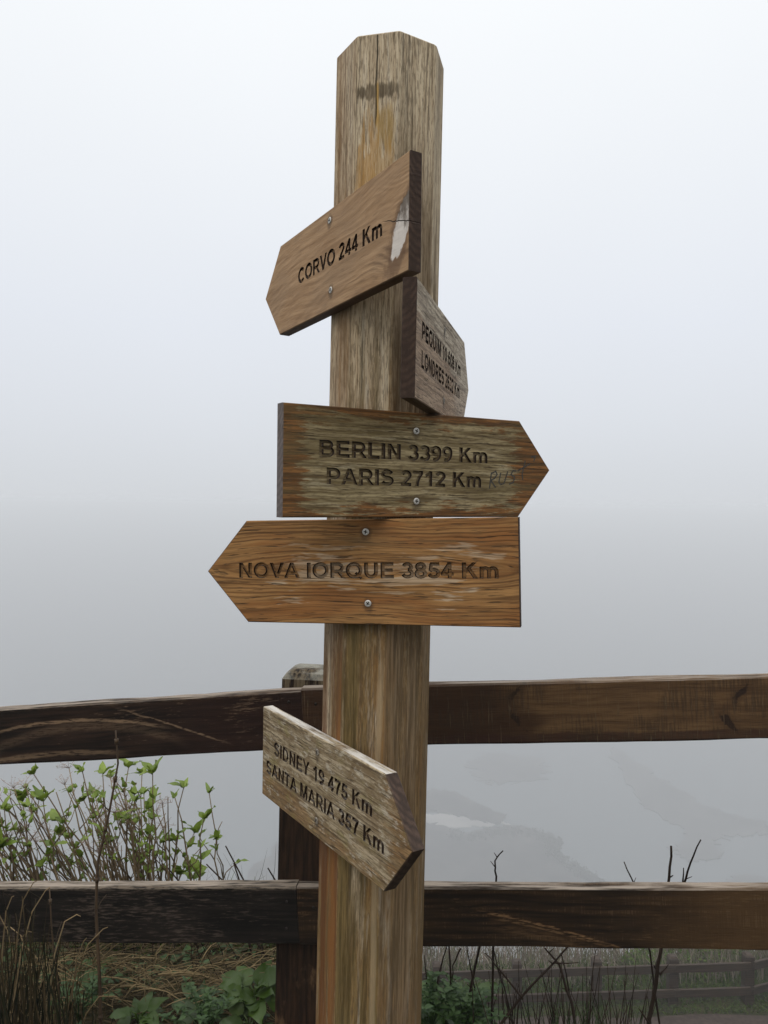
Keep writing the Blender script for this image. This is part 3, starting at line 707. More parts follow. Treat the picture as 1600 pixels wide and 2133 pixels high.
# pencilled scribble on the Berlin board
gb = Buf()
for s_ in ([(.181, -.040), (.1795, -.010), (.190, -.0075), (.1945, -.014), (.190, -.021), (.181, -.024), (.196, -.040)],
           [(.203, -.012), (.202, -.030), (.208, -.036), (.216, -.034), (.2205, -.012)],
           [(.243, -.014), (.234, -.012), (.230, -.019), (.241, -.026), (.239, -.036), (.229, -.038)],
           [(.246, -.014), (.276, -.004)], [(.262, .004), (.259, -.022), (.263, -.034)], [(.276, .010), (.287, .010), (.285, .000)]):
    pp = [Vector((x + (z + .03) * .18, z + (x - .181) * .16)) for x, z in s_]; dense = []
    for a, b in zip(pp[:-1], pp[1:]): dense += [a.lerp(b, t / 4) for t in range(4)]
    dense.append(pp[-1]); poly = stroke([tuple(p) for p in dense], .0029); h = len(dense); b0 = len(gb.v)
    gb.v += [(p.x, -.0003, p.y) for p in poly]
    for i in range(h - 1): gb.f.append((b0 + i, b0 + i + 1, b0 + 2 * h - 2 - i, b0 + 2 * h - 1 - i))
gm = M('graphite_scribble', .5, .4); gn = gm.noise(gm.vec(gm.x * 400, 0.0, gm.z * 400), 3)
gb.build('graffiti', gm.done(gm.mix(gn.step(.4, .6), (.012, .011, .010), (.055, .045, .032))), bb, False)

# ------------------------------------------------------------------ the near fence
def plank(name, p0, p1, h, t, mat, parent, seed, seg=40, jit=.0009):
    """a sawn rail: p0-p1 along its top front edge; local x along, z up (0 at top), y into depth (0 at the front)"""
    d = (p1 - p0); L = d.length; X = d.normalized(); Y = Vector((-X.y, X.x, 0)).normalized(); Z = X.cross(Y)
    rnd = random.Random(seed); b = .004
    sec = [(b, 0), (t - b, 0), (t, -b), (t, -h + b), (t - b, -h), (b, -h), (0, -h + b), (0, -b)]
    v, f = [], []; n = len(sec); w = [0] * n
    for i in range(seg + 1):
        for j, (y, z) in enumerate(sec):
            w[j] = w[j] * .75 + rnd.uniform(-1, 1) * jit
            v.append((L * i / seg, y + w[j] * .5, z + w[j] * (1.4 if j < 2 or j in (4, 5) else .4)))
    for i in range(seg):
        for j in range(n): f.append((i * n + j, i * n + (j + 1) % n, (i + 1) * n + (j + 1) % n, (i + 1) * n + j))
    f.append(tuple(range(n))[::-1]); f.append(tuple(seg * n + j for j in range(n)))
    o = link(name, v, f, mat, parent)
    bmx = bmesh.new(); bmx.from_mesh(o.data); bmesh.ops.recalc_face_normals(bmx, faces=bmx.faces); bmx.to_mesh(o.data); bmx.free()
    return o, Matrix(((X.x, Y.x, Z.x, p0.x), (X.y, Y.y, Z.y, p0.y), (X.z, Y.z, Z.z, p0.z), (0, 0, 0, 1)))
FB = Vector((-.19, 2.04, 0)); fence = empty('wooden_fence', FB)
tag(fence, 'dark brown two rail wooden fence directly behind the signpost', 'fence')
def ext(a, b, x):
    t = (x - a.x) / (b.x - a.x); return a + (b - a) * t
def rail(kind, a, b, x0, x1, label, seed):
    a, b = W(*a), W(*b); p0, p1 = ext(a, b, x0), ext(a, b, x1)
    o, mw = plank('rail', p0, p1, .150, .040, rail_wood(kind), fence, seed)
    if label: o['label'] = label
    # local x = 0 at the post joint on the left-hand rails too, so shift the mesh
    if x0 < -1:
        L = (p1 - p0).length; o.data.transform(Matrix.Translation((-L, 0, 0))); mw = mw @ Matrix.Translation((L, 0, 0))
    o.matrix_local = Matrix.Translation(-FB) @ mw
    return o
rail('scratched', (-1.0338, 2.0772, -.5679), (-.308, 1.9879, -.4919), -2.35, -.2095, 'upper left rail, blackish with pale scraped arcs', 1)
rail('knotty', (.1201, 1.9352, -.4557), (.9235, 1.8364, -.4011), -.2080, 2.0, 'upper right rail, brown with knots', 2)
rail('blackened', (-1.0303, 2.0767, -1.0524), (-.2622, 1.9823, -.9936), -2.35, -.2165, 'lower left rail, almost black and worn grey', 3)
rail('stained', (.1143, 1.9359, -.9685), (.9316, 1.8354, -.912), -.2150, 2.0, 'lower right rail, dark brown with scratches', 4)
def fence_post(x, y, ztop, lean, mat, w=.125, yaw=-.122):
    """square post with a weathered chamfered head; base well in the ground"""
    H = ztop + E + .30; v, f = [], []; hw = w / 2; c = .022; b = .004
    sec = [(-hw + b, -hw), (hw - b, -hw), (hw, -hw + b), (hw, hw - b), (hw - b, hw), (-hw + b, hw), (-hw, hw - b), (-hw, -hw + b)]
    lv = [(0, 1), (H * .25, 1), (H * .5, 1), (H * .75, 1), (H - c, 1), (H - c * .35, 1 - .42 * c / hw), (H, 1 - 1.15 * c / hw)]
    for (z, s_) in lv:
        for (px, py) in sec: v.append((px * s_, py * s_, z))
    n = 8
    for l in range(len(lv) - 1):
        for j in range(n): f.append((l * n + j, l * n + (j + 1) % n, (l + 1) * n + (j + 1) % n, (l + 1) * n + j))
    f.append(tuple((len(lv) - 1) * n + j for j in range(n)))
    o = link('post', v, f, mat, fence)
    z0 = -E - .30
    o.matrix_local = Matrix.Translation(-FB) @ Matrix.Translation(W(x - lean * H, y, z0)) @ Matrix.Shear('XY', 4, (lean, 0)) @ Matrix.Rotation(yaw, 4, 'Z')
    return o
fpm = fence_post_wood()
fence_post(-.1780, 2.075, -.4415, .022, fpm)
fence_post(-2.25, 2.33, -.65, .0, fpm); fence_post(1.95, 1.81, -.27, .0, fpm)
# nail heads where the left rails meet the post
NAIL = None
for (x, z) in ((-.24, -.512), (-.24, -.60), (-.17, -.515), (-.24, -1.03), (-.24, -1.10), (-.17, -1.04)):
    if NAIL is None:
        nb = Buf(); nb.tube([(0, -.0008, 0), (0, .004, 0)], .0036, .0036, 10); NAIL = nb.build('nail', MAT['slot'], fence); o = NAIL
    else:
        o = NAIL.copy(); C.objects.link(o)
    o.location = W(x, 1.975 - .123 * (x + .21) + .0005, z) - FB

# ------------------------------------------------------------------ the far fence, seventeen metres off below
FF = W(4.8, 17.0, ground(4.8, 17.0)); far_fence = empty('wooden_fence', FF)
tag(far_fence, 'distant brown rail fence beside the path far below, seen under the lower rail', 'fence')
ffm = plain('far_fence_wood', (.017, .0105, .006), (.048, .030, .0175), .7, .3, (1.2, 40, 40))
pxs = [-.45, 1.30, 3.07, 4.84, 6.535, 8.21]
def ftop(x): return -10.094 + (x - 3.066) * .0425
for x in pxs:
    b = Buf(); zt = ftop(x); zb = -11.5; hw = .10
    for (z, s_) in ((zb, 1), (zt - .05, 1), (zt, .62)):
        for (qx, qy) in ((-hw, -hw), (hw, -hw), (hw, hw), (-hw, hw)): b.v.append(W(x + qx * s_, 17.0 + qy * s_, z) - FF)
    for l in range(2):
        for j in range(4): b.f.append((l * 4 + j, l * 4 + (j + 1) % 4, l * 4 + 4 + (j + 1) % 4, l * 4 + 4 + j))
    b.f.append((8, 9, 10, 11)); b.build('post', ffm, far_fence, False)
def far_rail(p0, p1, h=.17, t=.06):
    o, mw = plank('rail', p0, p1, h, t, ffm, far_fence, 9, 12, .004); o.matrix_local = Matrix.Translation(-FF) @ mw
for dz in (-.13, -.68):
    for a, b in zip(pxs[:-1], pxs[1:]): far_rail(W(a + .002, 16.835, ftop(a) + dz), W(b - .002, 16.835, ftop(b) + dz))
    far_rail(W(8.30, 16.86, ftop(8.21) + dz), W(10.6, 18.2, ftop(8.21) + dz - .36))
b = Buf(); p = W(10.5, 18.2, -11.9)
for (z, s_) in ((0, 1), (1.35, 1), (1.4, .62)):
    for (qx, qy) in ((-.1, -.1), (.1, -.1), (.1, .1), (-.1, .1)): b.v.append(p + Vector((qx * s_, qy * s_ + .12, z)) - FF)
for l in range(2):
    for j in range(4): b.f.append((l * 4 + j, l * 4 + (j + 1) % 4, l * 4 + 4 + (j + 1) % 4, l * 4 + 4 + j))
b.f.append((8, 9, 10, 11)); b.build('post', ffm, far_fence, False)

# ------------------------------------------------------------------ plants
LEAF = leafmat('fresh_leaf_green', (.075, .125, .010), (.225, .300, .040))
DOCK = leafmat('dock_leaf_green', (.026, .055, .006), (.070, .118, .018), .42)
DOCK2 = leafmat('grey_green_leaf', (.034, .058, .016), (.075, .110, .032), .45)
FRILL = leafmat('frilly_leaf_green', (.020, .050, .012), (.065, .115, .030), .5)
STEM = plain('shrub_stem_bark', (.070, .047, .026), (.24, .175, .10), .8, .12, (8, 8, 8), .7)
DEADF = plain('dried_flower_tan', (.25, .17, .13), (.42, .32, .26), .85, .15, (20, 20, 20), .5)
TWIG = plain('bare_twig_bark', (.010, .006, .0045), (.036, .023, .015), .75, .12, (10, 10, 10), .6)
STALK = plain('dry_stalk_brown', (.022, .013, .007), (.075, .046, .022), .7, .3, (60, 60, 5), .2)
STRAW = plain('dead_grass_straw', (.016, .012, .006), (.065, .047, .024), .85, .1, (8, 8, 8), .85, (.12, .088, .046))
REED = plain('dark_rush_blades', (.004, .005, .0025), (.014, .015, .006), .75, .1, (6, 6, 6), .85, (.045, .031, .014))
GRASS = plain('verge_grass', (.024, .046, .007), (.075, .105, .020), .8, .1, (3, 3, 3), .7)
BRUSH = plain('dry_brush', (.12, .095, .075), (.25, .205, .165), .9, .1, (2, 2, 2), .8, (.085, .10, .04))

def wob(p0, p1, n, amp, rnd, sag=0.0):
    out_ = []
    d = Vector((rnd.uniform(-1, 1), rnd.uniform(-1, 1), rnd.uniform(-.4, .4))) * amp
    for i in range(n + 1):
        t = i / n; q = p0.lerp(p1, t) + d * math.sin(math.pi * t) + Vector((rnd.uniform(-1, 1), rnd.uniform(-1, 1), 0)) * amp * .25 * (0 < i < n)
        q.z -= sag * math.sin(math.pi * t); out_.append(q)
    return out_

# leafing shrub behind the left rails
rnd = random.Random(11)
DEP = 2.72
shrub = empty('leafing_shrub', W(-.92, DEP, ground(-.92, DEP)))
tag(shrub, 'bushy shrub of many bare tan stems with fresh green leaf tips behind the left rails', 'shrub')
SB, LB, DB = Buf(), Buf(), Buf()
org = shrub.location
def tuft(p, d, size, rnd, nl=4):
    for i in range(nl):
        a = rnd.random() * 6.28 + i * 2.4
        side = Vector((math.cos(a), math.sin(a) * .8, 0)); dd = (d * (.6 + rnd.random()) + side * rnd.uniform(.4, 1.5)).normalized()
        LB.leaf(p - org, dd, (d * .4 - side), size * rnd.uniform(.45, 1.45), size * rnd.uniform(.34, .78), rnd.uniform(-.1, .6), rnd.uniform(.0, .4), .12, 6, rnd, .6)
tips = [(70, 1612, 1), (172, 1608, 1), (214, 1612, 1), (268, 1598, 1), (296, 1612, 1), (318, 1612, 1), (383, 1640, .9), (436, 1652, .8), (20, 1660, 0), (144, 1600, 0), (52, 1640, 0),
        (18, 1690, .9), (90, 1668, 1.2), (45, 1735, 1), (120, 1710, 1.1), (175, 1668, 1.1), (60, 1680, .8), (310, 1685, 1.1), (280, 1655, 1), (350, 1660, 0), (405, 1735, 1.2), (425, 1705, 1),
        (340, 1755, 1), (452, 1748, .9), (408, 1815, 1.1), (375, 1822, 1.1), (285, 1800, 1), (230, 1620, .8), (135, 1635, 0), (5, 1765, 1.1), (245, 1640, 0), (325, 1690, 0), (200, 1700, .8), (150, 1745, .9), (230, 1755, 1), (280, 1720, 1.0)]
for k_ in range(84): tips.append((rnd.uniform(-90, 375), rnd.uniform(1640, 1810), rnd.choice((0, 0, 0, .55, .75, .9))))
for (tx, ty, lf) in tips:
    dep = DEP + rnd.uniform(-.16, .22); tip = at(tx, ty, dep)
    bx = -1.08 + (tx / 440.0) * .46 + rnd.uniform(-.09, .09)
    root = W(bx, DEP + rnd.uniform(-.12, .14), ground(bx, DEP) - .03)
    pts = wob(root, tip, 7, .035, rnd); r0 = rnd.uniform(.0034, .0062)
    SB.tube([p - org for p in pts], r0, .0016, 5)
    up = (pts[-1] - pts[-2]).normalized()
    if lf:
        tuft(tip, up, .049 * lf, rnd, rnd.choice((4, 5, 6)))
        if rnd.random() < .6: tuft(pts[-2].lerp(pts[-1], .2), up, .036 * lf, rnd, 3)
        if rnd.random() < .5: tuft(pts[-3], up, .036 * lf, rnd, 3)
    elif rnd.random() < .7:                                    # dried flower head: a spray of hair-thin stalks
        for q in range(9):
            e = tip + Vector((rnd.uniform(-1, 1) * .038, rnd.uniform(-1, 1) * .03, rnd.uniform(.004, .042)))
            DB.tube([tip - org, tip.lerp(e, .5) + Vector((rnd.uniform(-1, 1), rnd.uniform(-1, 1), .5)) * .006 - org, e - org], .0008, .0005, 3)
            for q2 in range(2): DB.tube([e - org, e + Vector((rnd.uniform(-1, 1), rnd.uniform(-1, 1), rnd.uniform(-.3, 1))) * .011 - org], .0006, .0005, 3)
    for _ in range(rnd.choice((0, 1, 2, 2))):                  # side shoots
        i = rnd.choice((3, 4, 5, 6)); q = pts[i]; e = q + Vector((rnd.uniform(-.07, .07), rnd.uniform(-.04, .04), rnd.uniform(.05, .12)))
        SB.tube([p - org for p in wob(q, e, 3, .012, rnd)], .0022, .0012, 4)
        if rnd.random() < .6: tuft(e, Vector((0, 0, 1)), .027, rnd, 3)
SB.build('stems', STEM, shrub); LB.build('foliage', LEAF, shrub); DB.build('dried_flower_heads', DEADF, shrub)

# tall dry stalks in front of the left rails
def stalk(pxs_, dep, r, label, side=()):
    pts = [at(x, y, dep) for x, y in pxs_]; o_ = pts[0].copy(); b = Buf(); dense = []
    for a, c_ in zip(pts[:-1], pts[1:]): dense += [a.lerp(c_, t / 3) for t in range(3)]
    dense.append(pts[-1]); b.tube([p - o_ for p in dense], r, r * .4, 7)
    for i, p in enumerate(dense[2:-1:3]):                      # swollen nodes
        b.tube([p - o_ + Vector((0, 0, -.006)), p - o_, p - o_ + Vector((0, 0, .006))], r * .9, r * 1.25, 7)
    for (i, dx, dz) in side:
        p = dense[i]; b.tube([p - o_, p - o_ + Vector((dx * .5, -.01, dz * .6)), p - o_ + Vector((dx, -.015, dz))], r * .35, r * .15, 5)
    o = b.build('dry_stalk', STALK, None); o.location = o_
    return tag(o, label, 'stalk', 'dry stalks in front of the fence')
stalk([(212, 2260), (208, 2050), (200, 1900), (203, 1800), (228, 1690), (246, 1590), (241, 1522)], 1.83, .0046, 'tallest dry stalk crossing both left rails', ((6, .03, .05), (10, .022, .03), (12, -.02, .03)))
stalk([(132, 2260), (122, 2060), (108, 1940), (103, 1848)], 1.85, .0034, 'short dry stalk against the lower left rail beside the tallest one', ((5, .025, .08), (3, -.03, .03)))

# rush clump at the lower left, in front of the fence
rnd = random.Random(23)
o_ = at(20, 2290, 1.78); cl = Buf()
for k_ in range(240):
    bx = rnd.uniform(-130, 175); x1 = bx + rnd.uniform(-75, 75); top = rnd.uniform(1850, 2090) + max(0, bx - 60) * 1.15
    dep = rnd.uniform(1.62, 1.88); p0 = at(bx, 2290, dep); p1 = at(x1, top, dep + rnd.uniform(-.06, .06)); p1.y = min(p1.y, 1.93)
    pts = wob(p0, p1, 5, .018, rnd)
    if rnd.random() < .2: pts.append(p1 + Vector((rnd.uniform(-.05, .07), -.01, -rnd.uniform(.0, .05))))
    cl.blade([p - o_ for p in pts], rnd.uniform(.0012, .0026), (1, rnd.uniform(-.4, .4), 0))
for k_ in range(26):
    bx = rnd.uniform(-60, 120); p0 = at(bx, 2270, 1.7); p1 = at(bx + rnd.uniform(-60, 60), rnd.uniform(1860, 2040), 1.74)
    cl.tube([p - o_ for p in wob(p0, p1, 5, .02, rnd)], .0022, .001, 4)
dry = Buf()
for (xa, xb, yb, xc, yc_) in ((10, 35, 1900, 95, 1855), (60, 45, 1950, -10, 1890), (85, 105, 1880, 160, 1905), (30, 20, 1860, 70, 1838), (110, 150, 1960, 215, 1935), (-20, 15, 1930, 60, 1940), (70, 90, 2010, 150, 2040), (140, 170, 2040, 240, 2075), (40, 75, 1980, 130, 2000), (95, 70, 1920, 20, 1930), (150, 140, 2000, 175, 1960), (5, -5, 1880, 25, 1868)):
    d = rnd.uniform(1.70, 1.84); p0, p1, p2 = at(xa, 2290, d), at(xb, yb, d), at(xc, yc_, d); pts = [p0.lerp(p1, t / 4).lerp(p1.lerp(p2, t / 4), t / 4) for t in range(5)] + [p2 + (p2 - p1) * .15]
    dry.tube([p - o_ for p in pts], .0021, .0008, 5)
cl = cl.build('rush_clump', REED, None); dry.build('dry_blades', plain('dry_blade_straw', (.09, .062, .03), (.25, .18, .095), .8, .12, (30, 30, 30), .7), cl); cl.location = o_
tag(cl, 'dark clump of rushes and dry blades in the lower left corner', 'grass')

# dead grass litter on the mound behind the left rails
rnd = random.Random(31); b = Buf()
for k_ in range(2600):
    y = rnd.uniform(2.10, 3.0); x = rnd.uniform(-1.75, -.16) * y / 2.4; z = ground(x, y) + rnd.uniform(.0, .06)
    a = rnd.gauss(0.0, .75); L = rnd.uniform(.06, .30); d = Vector((math.cos(a), math.sin(a) * .6, rnd.uniform(-.10, .14))) * L
    p0 = W(x, y, z); p1 = p0 + d; g1 = ground(p1.x, p1.y) + .004; p1.z = max(p1.z, g1 + E)
    pts = wob(p0, p1, 4, .02, rnd, -.012)
    b.blade(pts, rnd.uniform(.0008, .0021), (d.cross(Vector((0, 0, 1))).normalized()))
tag(b.build('dead_grass', STRAW, None), None, None, kind='stuff')
b = Buf()                                                      # longer straws lying on top
for (xa, ya, xb, yb) in ((40, 2010, 180, 2065), (60, 2030, 150, 2110), (185, 2040, 310, 2055), (215, 2035, 335, 1992), (250, 2055, 380, 2078), (350, 2078, 370, 2115), (140, 2060, 190, 2098), (330, 2030, 470, 2048), (430, 2020, 520, 2010), (480, 2080, 560, 2068), (20, 1960, 120, 2040), (300, 2075, 420, 2068), (90, 2000, 170, 2050)):
    da = 2.25; pts = wob(at(xa, ya, da), at(xb, yb, da), 6, .012, rnd, -.02); b.tube(pts, .0030, .0012, 5)
for k_ in range(420):
    xa = rnd.uniform(40, 570); ya = rnd.uniform(2000, 2125); a = rnd.gauss(.1, .6); L = rnd.uniform(30, 150); da = rnd.uniform(2.15, 2.4)
    b.tube(wob(at(xa, ya, da), at(xa + L * math.cos(a), ya + L * math.sin(a) * .7, da + rnd.uniform(-.1, .1)), 5, .015, rnd, -.02), rnd.uniform(.0008, .0022), .0006, 4)
tag(b.build('fallen_straw', plain('fallen_straw', (.06, .042, .020), (.32, .235, .12), .8, .12, (10, 10, 10), .8), None), None, None, kind='stuff')
b = Buf()
for k_ in range(2100):
    y = rnd.uniform(2.08, 2.75); x = rnd.uniform(-1.6, -.15) * y / 2.4
    if noise2(x * 4 + 1, y * 4) + rnd.gauss(0, .35) < .05: continue
    z = ground(x, y) + rnd.uniform(.0, .07); a = rnd.random() * 6.28; L = rnd.uniform(.010, .032)
    b.leaf(W(x, y, z), (math.cos(a), math.sin(a), rnd.uniform(-.3, .7)), (rnd.gauss(0, .4), -.3, 1), L, L * rnd.uniform(.4, .85), rnd.uniform(.0, .5), rnd.uniform(.0, .4), .1, 4, rnd, .6)
tag(b.build('ground_cover', FRILL, None), None, None, kind='stuff')
# upright dry blades and bent culms behind the lower left rail, grass on the slope beyond
rnd = random.Random(37); b = Buf()
for k_ in range(260):
    x = rnd.uniform(-1.5, -.18); y = rnd.uniform(2.3, 2.9); p0 = W(x, y, ground(x, y)); L = rnd.uniform(.12, .34)
    p1 = p0 + Vector((rnd.gauss(0, .12), rnd.gauss(0, .05), L)); b.blade(wob(p0, p1, 4, .02, rnd), rnd.uniform(.0009, .0018), (1, 0, 0))
for (xa, ya, xb, yb) in ((470, 1840, 430, 1800), (510, 1838, 470, 1762), (500, 1838, 487, 1798), (575, 1836, 558, 1808), (372, 1835, 350, 1808)):
    p1 = at(xb, yb, 2.5); p0 = at(xa + (xa - xb) * 3.2, ya + 230, 2.5); m_ = at(xa, ya, 2.5); b.tube([p0, p0.lerp(m_, .55) + Vector((-.01, 0, .01)), m_, p1], .0042, .0022, 6)
tag(b.build('standing_dry_grass', TWIG, None), None, None, kind='stuff')
b = Buf()
for k_ in range(5200):
    y = 2.6 + 11 * rnd.random() ** 1.6; x = rnd.uniform(-.75, -.05) * y; z = ground(x, y); L = rnd.uniform(.08, .26) * (.6 + y * .08)
    p0 = W(x, y, z - .01); b.blade([p0, p0 + Vector((rnd.gauss(0, .05), rnd.gauss(0, .05), L * .6)), p0 + Vector((rnd.gauss(0, .14), rnd.gauss(0, .1), L))], .0022 + y * .0009, (1, rnd.uniform(-.5, .5), 0))
tag(b.build('slope_grass', GRASS, None), None, None, kind='stuff')

# broad-leaved plants at the foot of the fence
def rosette(name, px, py, dep, n, L, Wd, mat, label, seed, spread=1.0, wave=.12, low=.35, group=None):
    rnd = random.Random(seed); p = at(px, py, dep); b = Buf()
    for i in range(n):
        a = i * 2.4 + rnd.uniform(-.4, .4); e = rnd.uniform(low, 1.25); d = Vector((math.cos(a) * math.cos(e) * spread, math.sin(a) * math.cos(e) * .8, math.sin(e)))
        st_ = d * (L * rnd.uniform(.25, .9)); b.tube([Vector((0, 0, 0)), st_ * .5 + Vector((0, 0, .01)), st_], .0028, .0018, 5)
        l = L * rnd.uniform(.7, 1.15); dd = (d + Vector((math.cos(a) * .5, math.sin(a) * .4, rnd.uniform(-.6, .1)))).normalized()
        b.leaf(st_, dd, Vector((rnd.uniform(-.5, .5), -.35, 1)), l, Wd * rnd.uniform(.8, 1.2), rnd.uniform(.1, .5), rnd.uniform(.0, .35), wave, 7, rnd, .62)
    o = b.build(name, mat, None); o.location = p
    return tag(o, label, 'plant', group)
GP = 'broad leaved plants at the foot of the fence'
rosette('dock_plant', 530, 2085, 2.13, 30, .072, .048, DOCK, 'dark green broad leaved plant against the left side of the fence post', 3, group=GP)
rosette('dock_plant', 420, 2110, 2.18, 17, .062, .042, DOCK2, 'grey green leafy plant in the dead grass, left of the one touching the post', 4, group=GP)
rosette('dock_plant', 290, 2130, 2.15, 11, .055, .04, DOCK, 'small leafy plant in the dead grass right of the tallest dry stalk', 5, group=GP)
rosette('dock_plant', 520, 2145, 2.06, 14, .055, .040, DOCK2, 'low plant of rounded grey green leaves at the bottom edge beside the post', 7, low=.1, group=GP)
rosette('dock_plant', 150, 2085, 2.3, 12, .10, .06, DOCK, 'leafy plant half hidden by the rushes and dry stalks at left', 8, group=GP)
rosette('dock_plant', 925, 2150, 2.12, 26, .10, .058, DOCK, 'lush green leafy plant growing just right of the signpost', 6, group=GP)
# frilly ground weeds
def weed(px, py, dep, seed, label, n=26, size=.05):
    rnd = random.Random(seed); p = at(px, py, dep); b = Buf()
    for i in range(n):
        e = Vector((rnd.gauss(0, .05), rnd.gauss(0, .03), rnd.uniform(.02, .12))); b.tube([Vector((0, 0, -.03)), e * .5, e], .0016, .001, 4)
        for j in range(9):
            a = j * 2.4; q = e * (1 - .05 * j); b.leaf(q, Vector((math.cos(a), math.sin(a), rnd.uniform(.1, .8))), (0, -.3, 1), size * rnd.uniform(.35, .6), size * rnd.uniform(.16, .3), .3, .3, .2, 3, rnd)
    o = b.build('frilly_weed', FRILL, None); o.location = p; return tag(o, label, 'weed', 'low frilly weeds')
weed(975, 2135, 2.05, 41, 'light green frilly weed at the foot of the leafy plant right of the signpost', 34)
weed(900, 2120, 2.04, 42, 'frilly weed hugging the right side of the signpost', 22)
weed(165, 2105, 2.12, 43, 'frilly weed between the two dry stalks at lower left', 14, .04)
weed(430, 2140, 2.05, 44, 'frilly weed at the bottom edge left of the fence post', 16, .045)

# bare twigs right of the signpost
def twigs(lines, dep, label, seed, grp='bare twig shrubs behind the right rails', r=.0055, extra=0, box=None):
    rnd = random.Random(seed); o_ = at(lines[0][0][0], 2330, dep); b = Buf()
    for ln in lines:
        ln = list(ln); rr = r
        if isinstance(ln[-1], float): rr = ln.pop()
        pts = [at(x, y, dep + rnd.uniform(-.02, .02)) for x, y in ln]; dense = []
        for a, c_ in zip(pts[:-1], pts[1:]): dense += [a.lerp(c_, t / 3) + Vector((rnd.uniform(-1, 1), 0, rnd.uniform(-1, 1))) * .0025 for t in range(3)]
        dense.append(pts[-1]); b.tube([p - o_ for p in dense], rr, rr * .45, 6)
        for p in dense[2::2]:
            if rnd.random() < .5: b.tube([p - o_, p - o_ + Vector((rnd.uniform(-1, 1) * .014, rnd.uniform(-1, 1) * .01, rnd.uniform(.004, .02)))], rr * .4, rr * .2, 4)
    for k_ in range(extra):
        x0 = rnd.uniform(box[0], box[1]); x1 = x0 + rnd.uniform(-75, 75); y1 = rnd.uniform(box[2], box[3]); d = dep + rnd.uniform(-.1, .15)
        b.tube([p - o_ for p in wob(at(x0, 2330, d), at(x1, y1, d), 5, .02, rnd)], rnd.uniform(.0014, .0032), .0009, 5)
    o = b.build('bare_shrub', TWIG, None); o.location = o_; return tag(o, label, 'shrub', grp)
twigs([[(1335, 2330), (1352, 2120), (1372, 2010), (1385, 1930), (1394, 1830), (1398, 1762), .0068], [(1385, 1930), (1422, 1845), (1438, 1798), (1460, 1749), .0042], [(1422, 1845), (1424, 1808), .003],
       [(1350, 2130), (1330, 2100), .003], [(1374, 2030), (1362, 2010), .003], [(1375, 2030), (1392, 2010), .003]], 2.08, 'single thick bare stem below the right rails with twigs reaching above the lower one', 51)
twigs([[(985, 2330), (1010, 2180), (1080, 2085), (1130, 2030), (1190, 1965), .0055], [(1090, 2080), (1040, 2020), (1010, 1985), .003], [(1150, 2005), (1205, 2005), .0025], [(1310, 1840), (1320, 1840), .001]], 2.02, 'bare twig slanting up to the right beneath the lower right rail', 52)
twigs([[(930, 2300), (940, 2080), (935, 1960), (925, 1930), .0038], [(950, 2300), (975, 2100), (998, 1975), (1010, 1930), .005], [(905, 2080), (918, 2010), (935, 1960), .003], [(1020, 2300), (990, 2070), (972, 1970), .003], [(1020, 2330), (1028, 1900), (1034, 1825), (1030, 1795), (1048, 1772), .0036],
       [(890, 2060), (884, 1990), .0025], [(1110, 2330), (1060, 2100), (1028, 1975), .003], [(960, 1975), (945, 2010), (940, 2060), .0025]], 2.06, 'cluster of thin upright bare twigs close beside the signpost', 53, extra=22, box=(890, 1080, 1975, 2070))
twigs([[(1230, 2330), (1190, 2090), (1165, 2010), (1135, 1975), .005], [(1220, 2330), (1195, 2110), (1170, 1990), .0035], [(1215, 2330), (1228, 2100), (1240, 1985), .003], [(1400, 2330), (1352, 1980), (1320, 1838), (1300, 1795), .0032]], 2.10, 'dense dark tangle of bare twigs in the middle under the lower right rail', 54, extra=70, box=(1080, 1330, 2000, 2110))
b = Buf(); rnd = random.Random(55); o_ = at(1215, 2300, 2.1)   # tussock at its foot
for k_ in range(150):
    x0 = rnd.uniform(1130, 1290); d = rnd.uniform(2.04, 2.2); p0 = at(x0, 2270, d); p1 = at(x0 + rnd.uniform(-70, 70), rnd.uniform(2060, 2150), d)
    b.blade([p - o_ for p in wob(p0, p1, 4, .015, rnd)], .0018, (1, .2, 0))
o = b.build('grass_tuft', plain('tuft_grass', (.012, .025, .008), (.045, .08, .022), .6, .3, (9, 9, 9), .8), None); o.location = o_
tag(o, 'dark green grass tuft at the bottom edge under the right rails', 'grass')

# verge grass and dry brush round the far fence
rnd = random.Random(61); b = Buf()
for k_ in range(9000):
    x = rnd.uniform(-.3, 12.5); y = rnd.uniform(16.62, 18.5); z = ground(x, y); L = rnd.uniform(.06, .22) * (.55 if y < 17.1 else 1)
    p0 = W(x, y, z - .02); b.blade([p0, p0 + Vector((rnd.gauss(0, .04), rnd.gauss(0, .04), L * .6)), p0 + Vector((rnd.gauss(0, .09), rnd.gauss(0, .08), L))], .010, (1, rnd.uniform(-.5, .5), 0))
tag(b.build('verge_grass', GRASS, None), None, None, kind='stuff')
b = Buf()
for k_ in range(4200):
    x = rnd.uniform(-.6, 13); y = rnd.uniform(17.6, 19.8); z = ground(x, y); hgt = .55 + .35 * math.sin(x * 1.3 + 1) * math.sin(x * .7) + max(0, .25 * (x - 5.5)) * .6
    L = rnd.uniform(.35, 1.0) * max(.3, hgt) + max(0, y - 18.6) * .9
    p0 = W(x, y, z - .02); b.blade([p0, p0 + Vector((rnd.gauss(0, .06), rnd.gauss(0, .06), L * .6)), p0 + Vector((rnd.gauss(0, .15), rnd.gauss(0, .12), L))], rnd.uniform(.006, .013), (1, rnd.uniform(-.5, .5), 0))
tag(b.build('dry_brush', BRUSH, None), None, None, kind='stuff')
b = Buf()
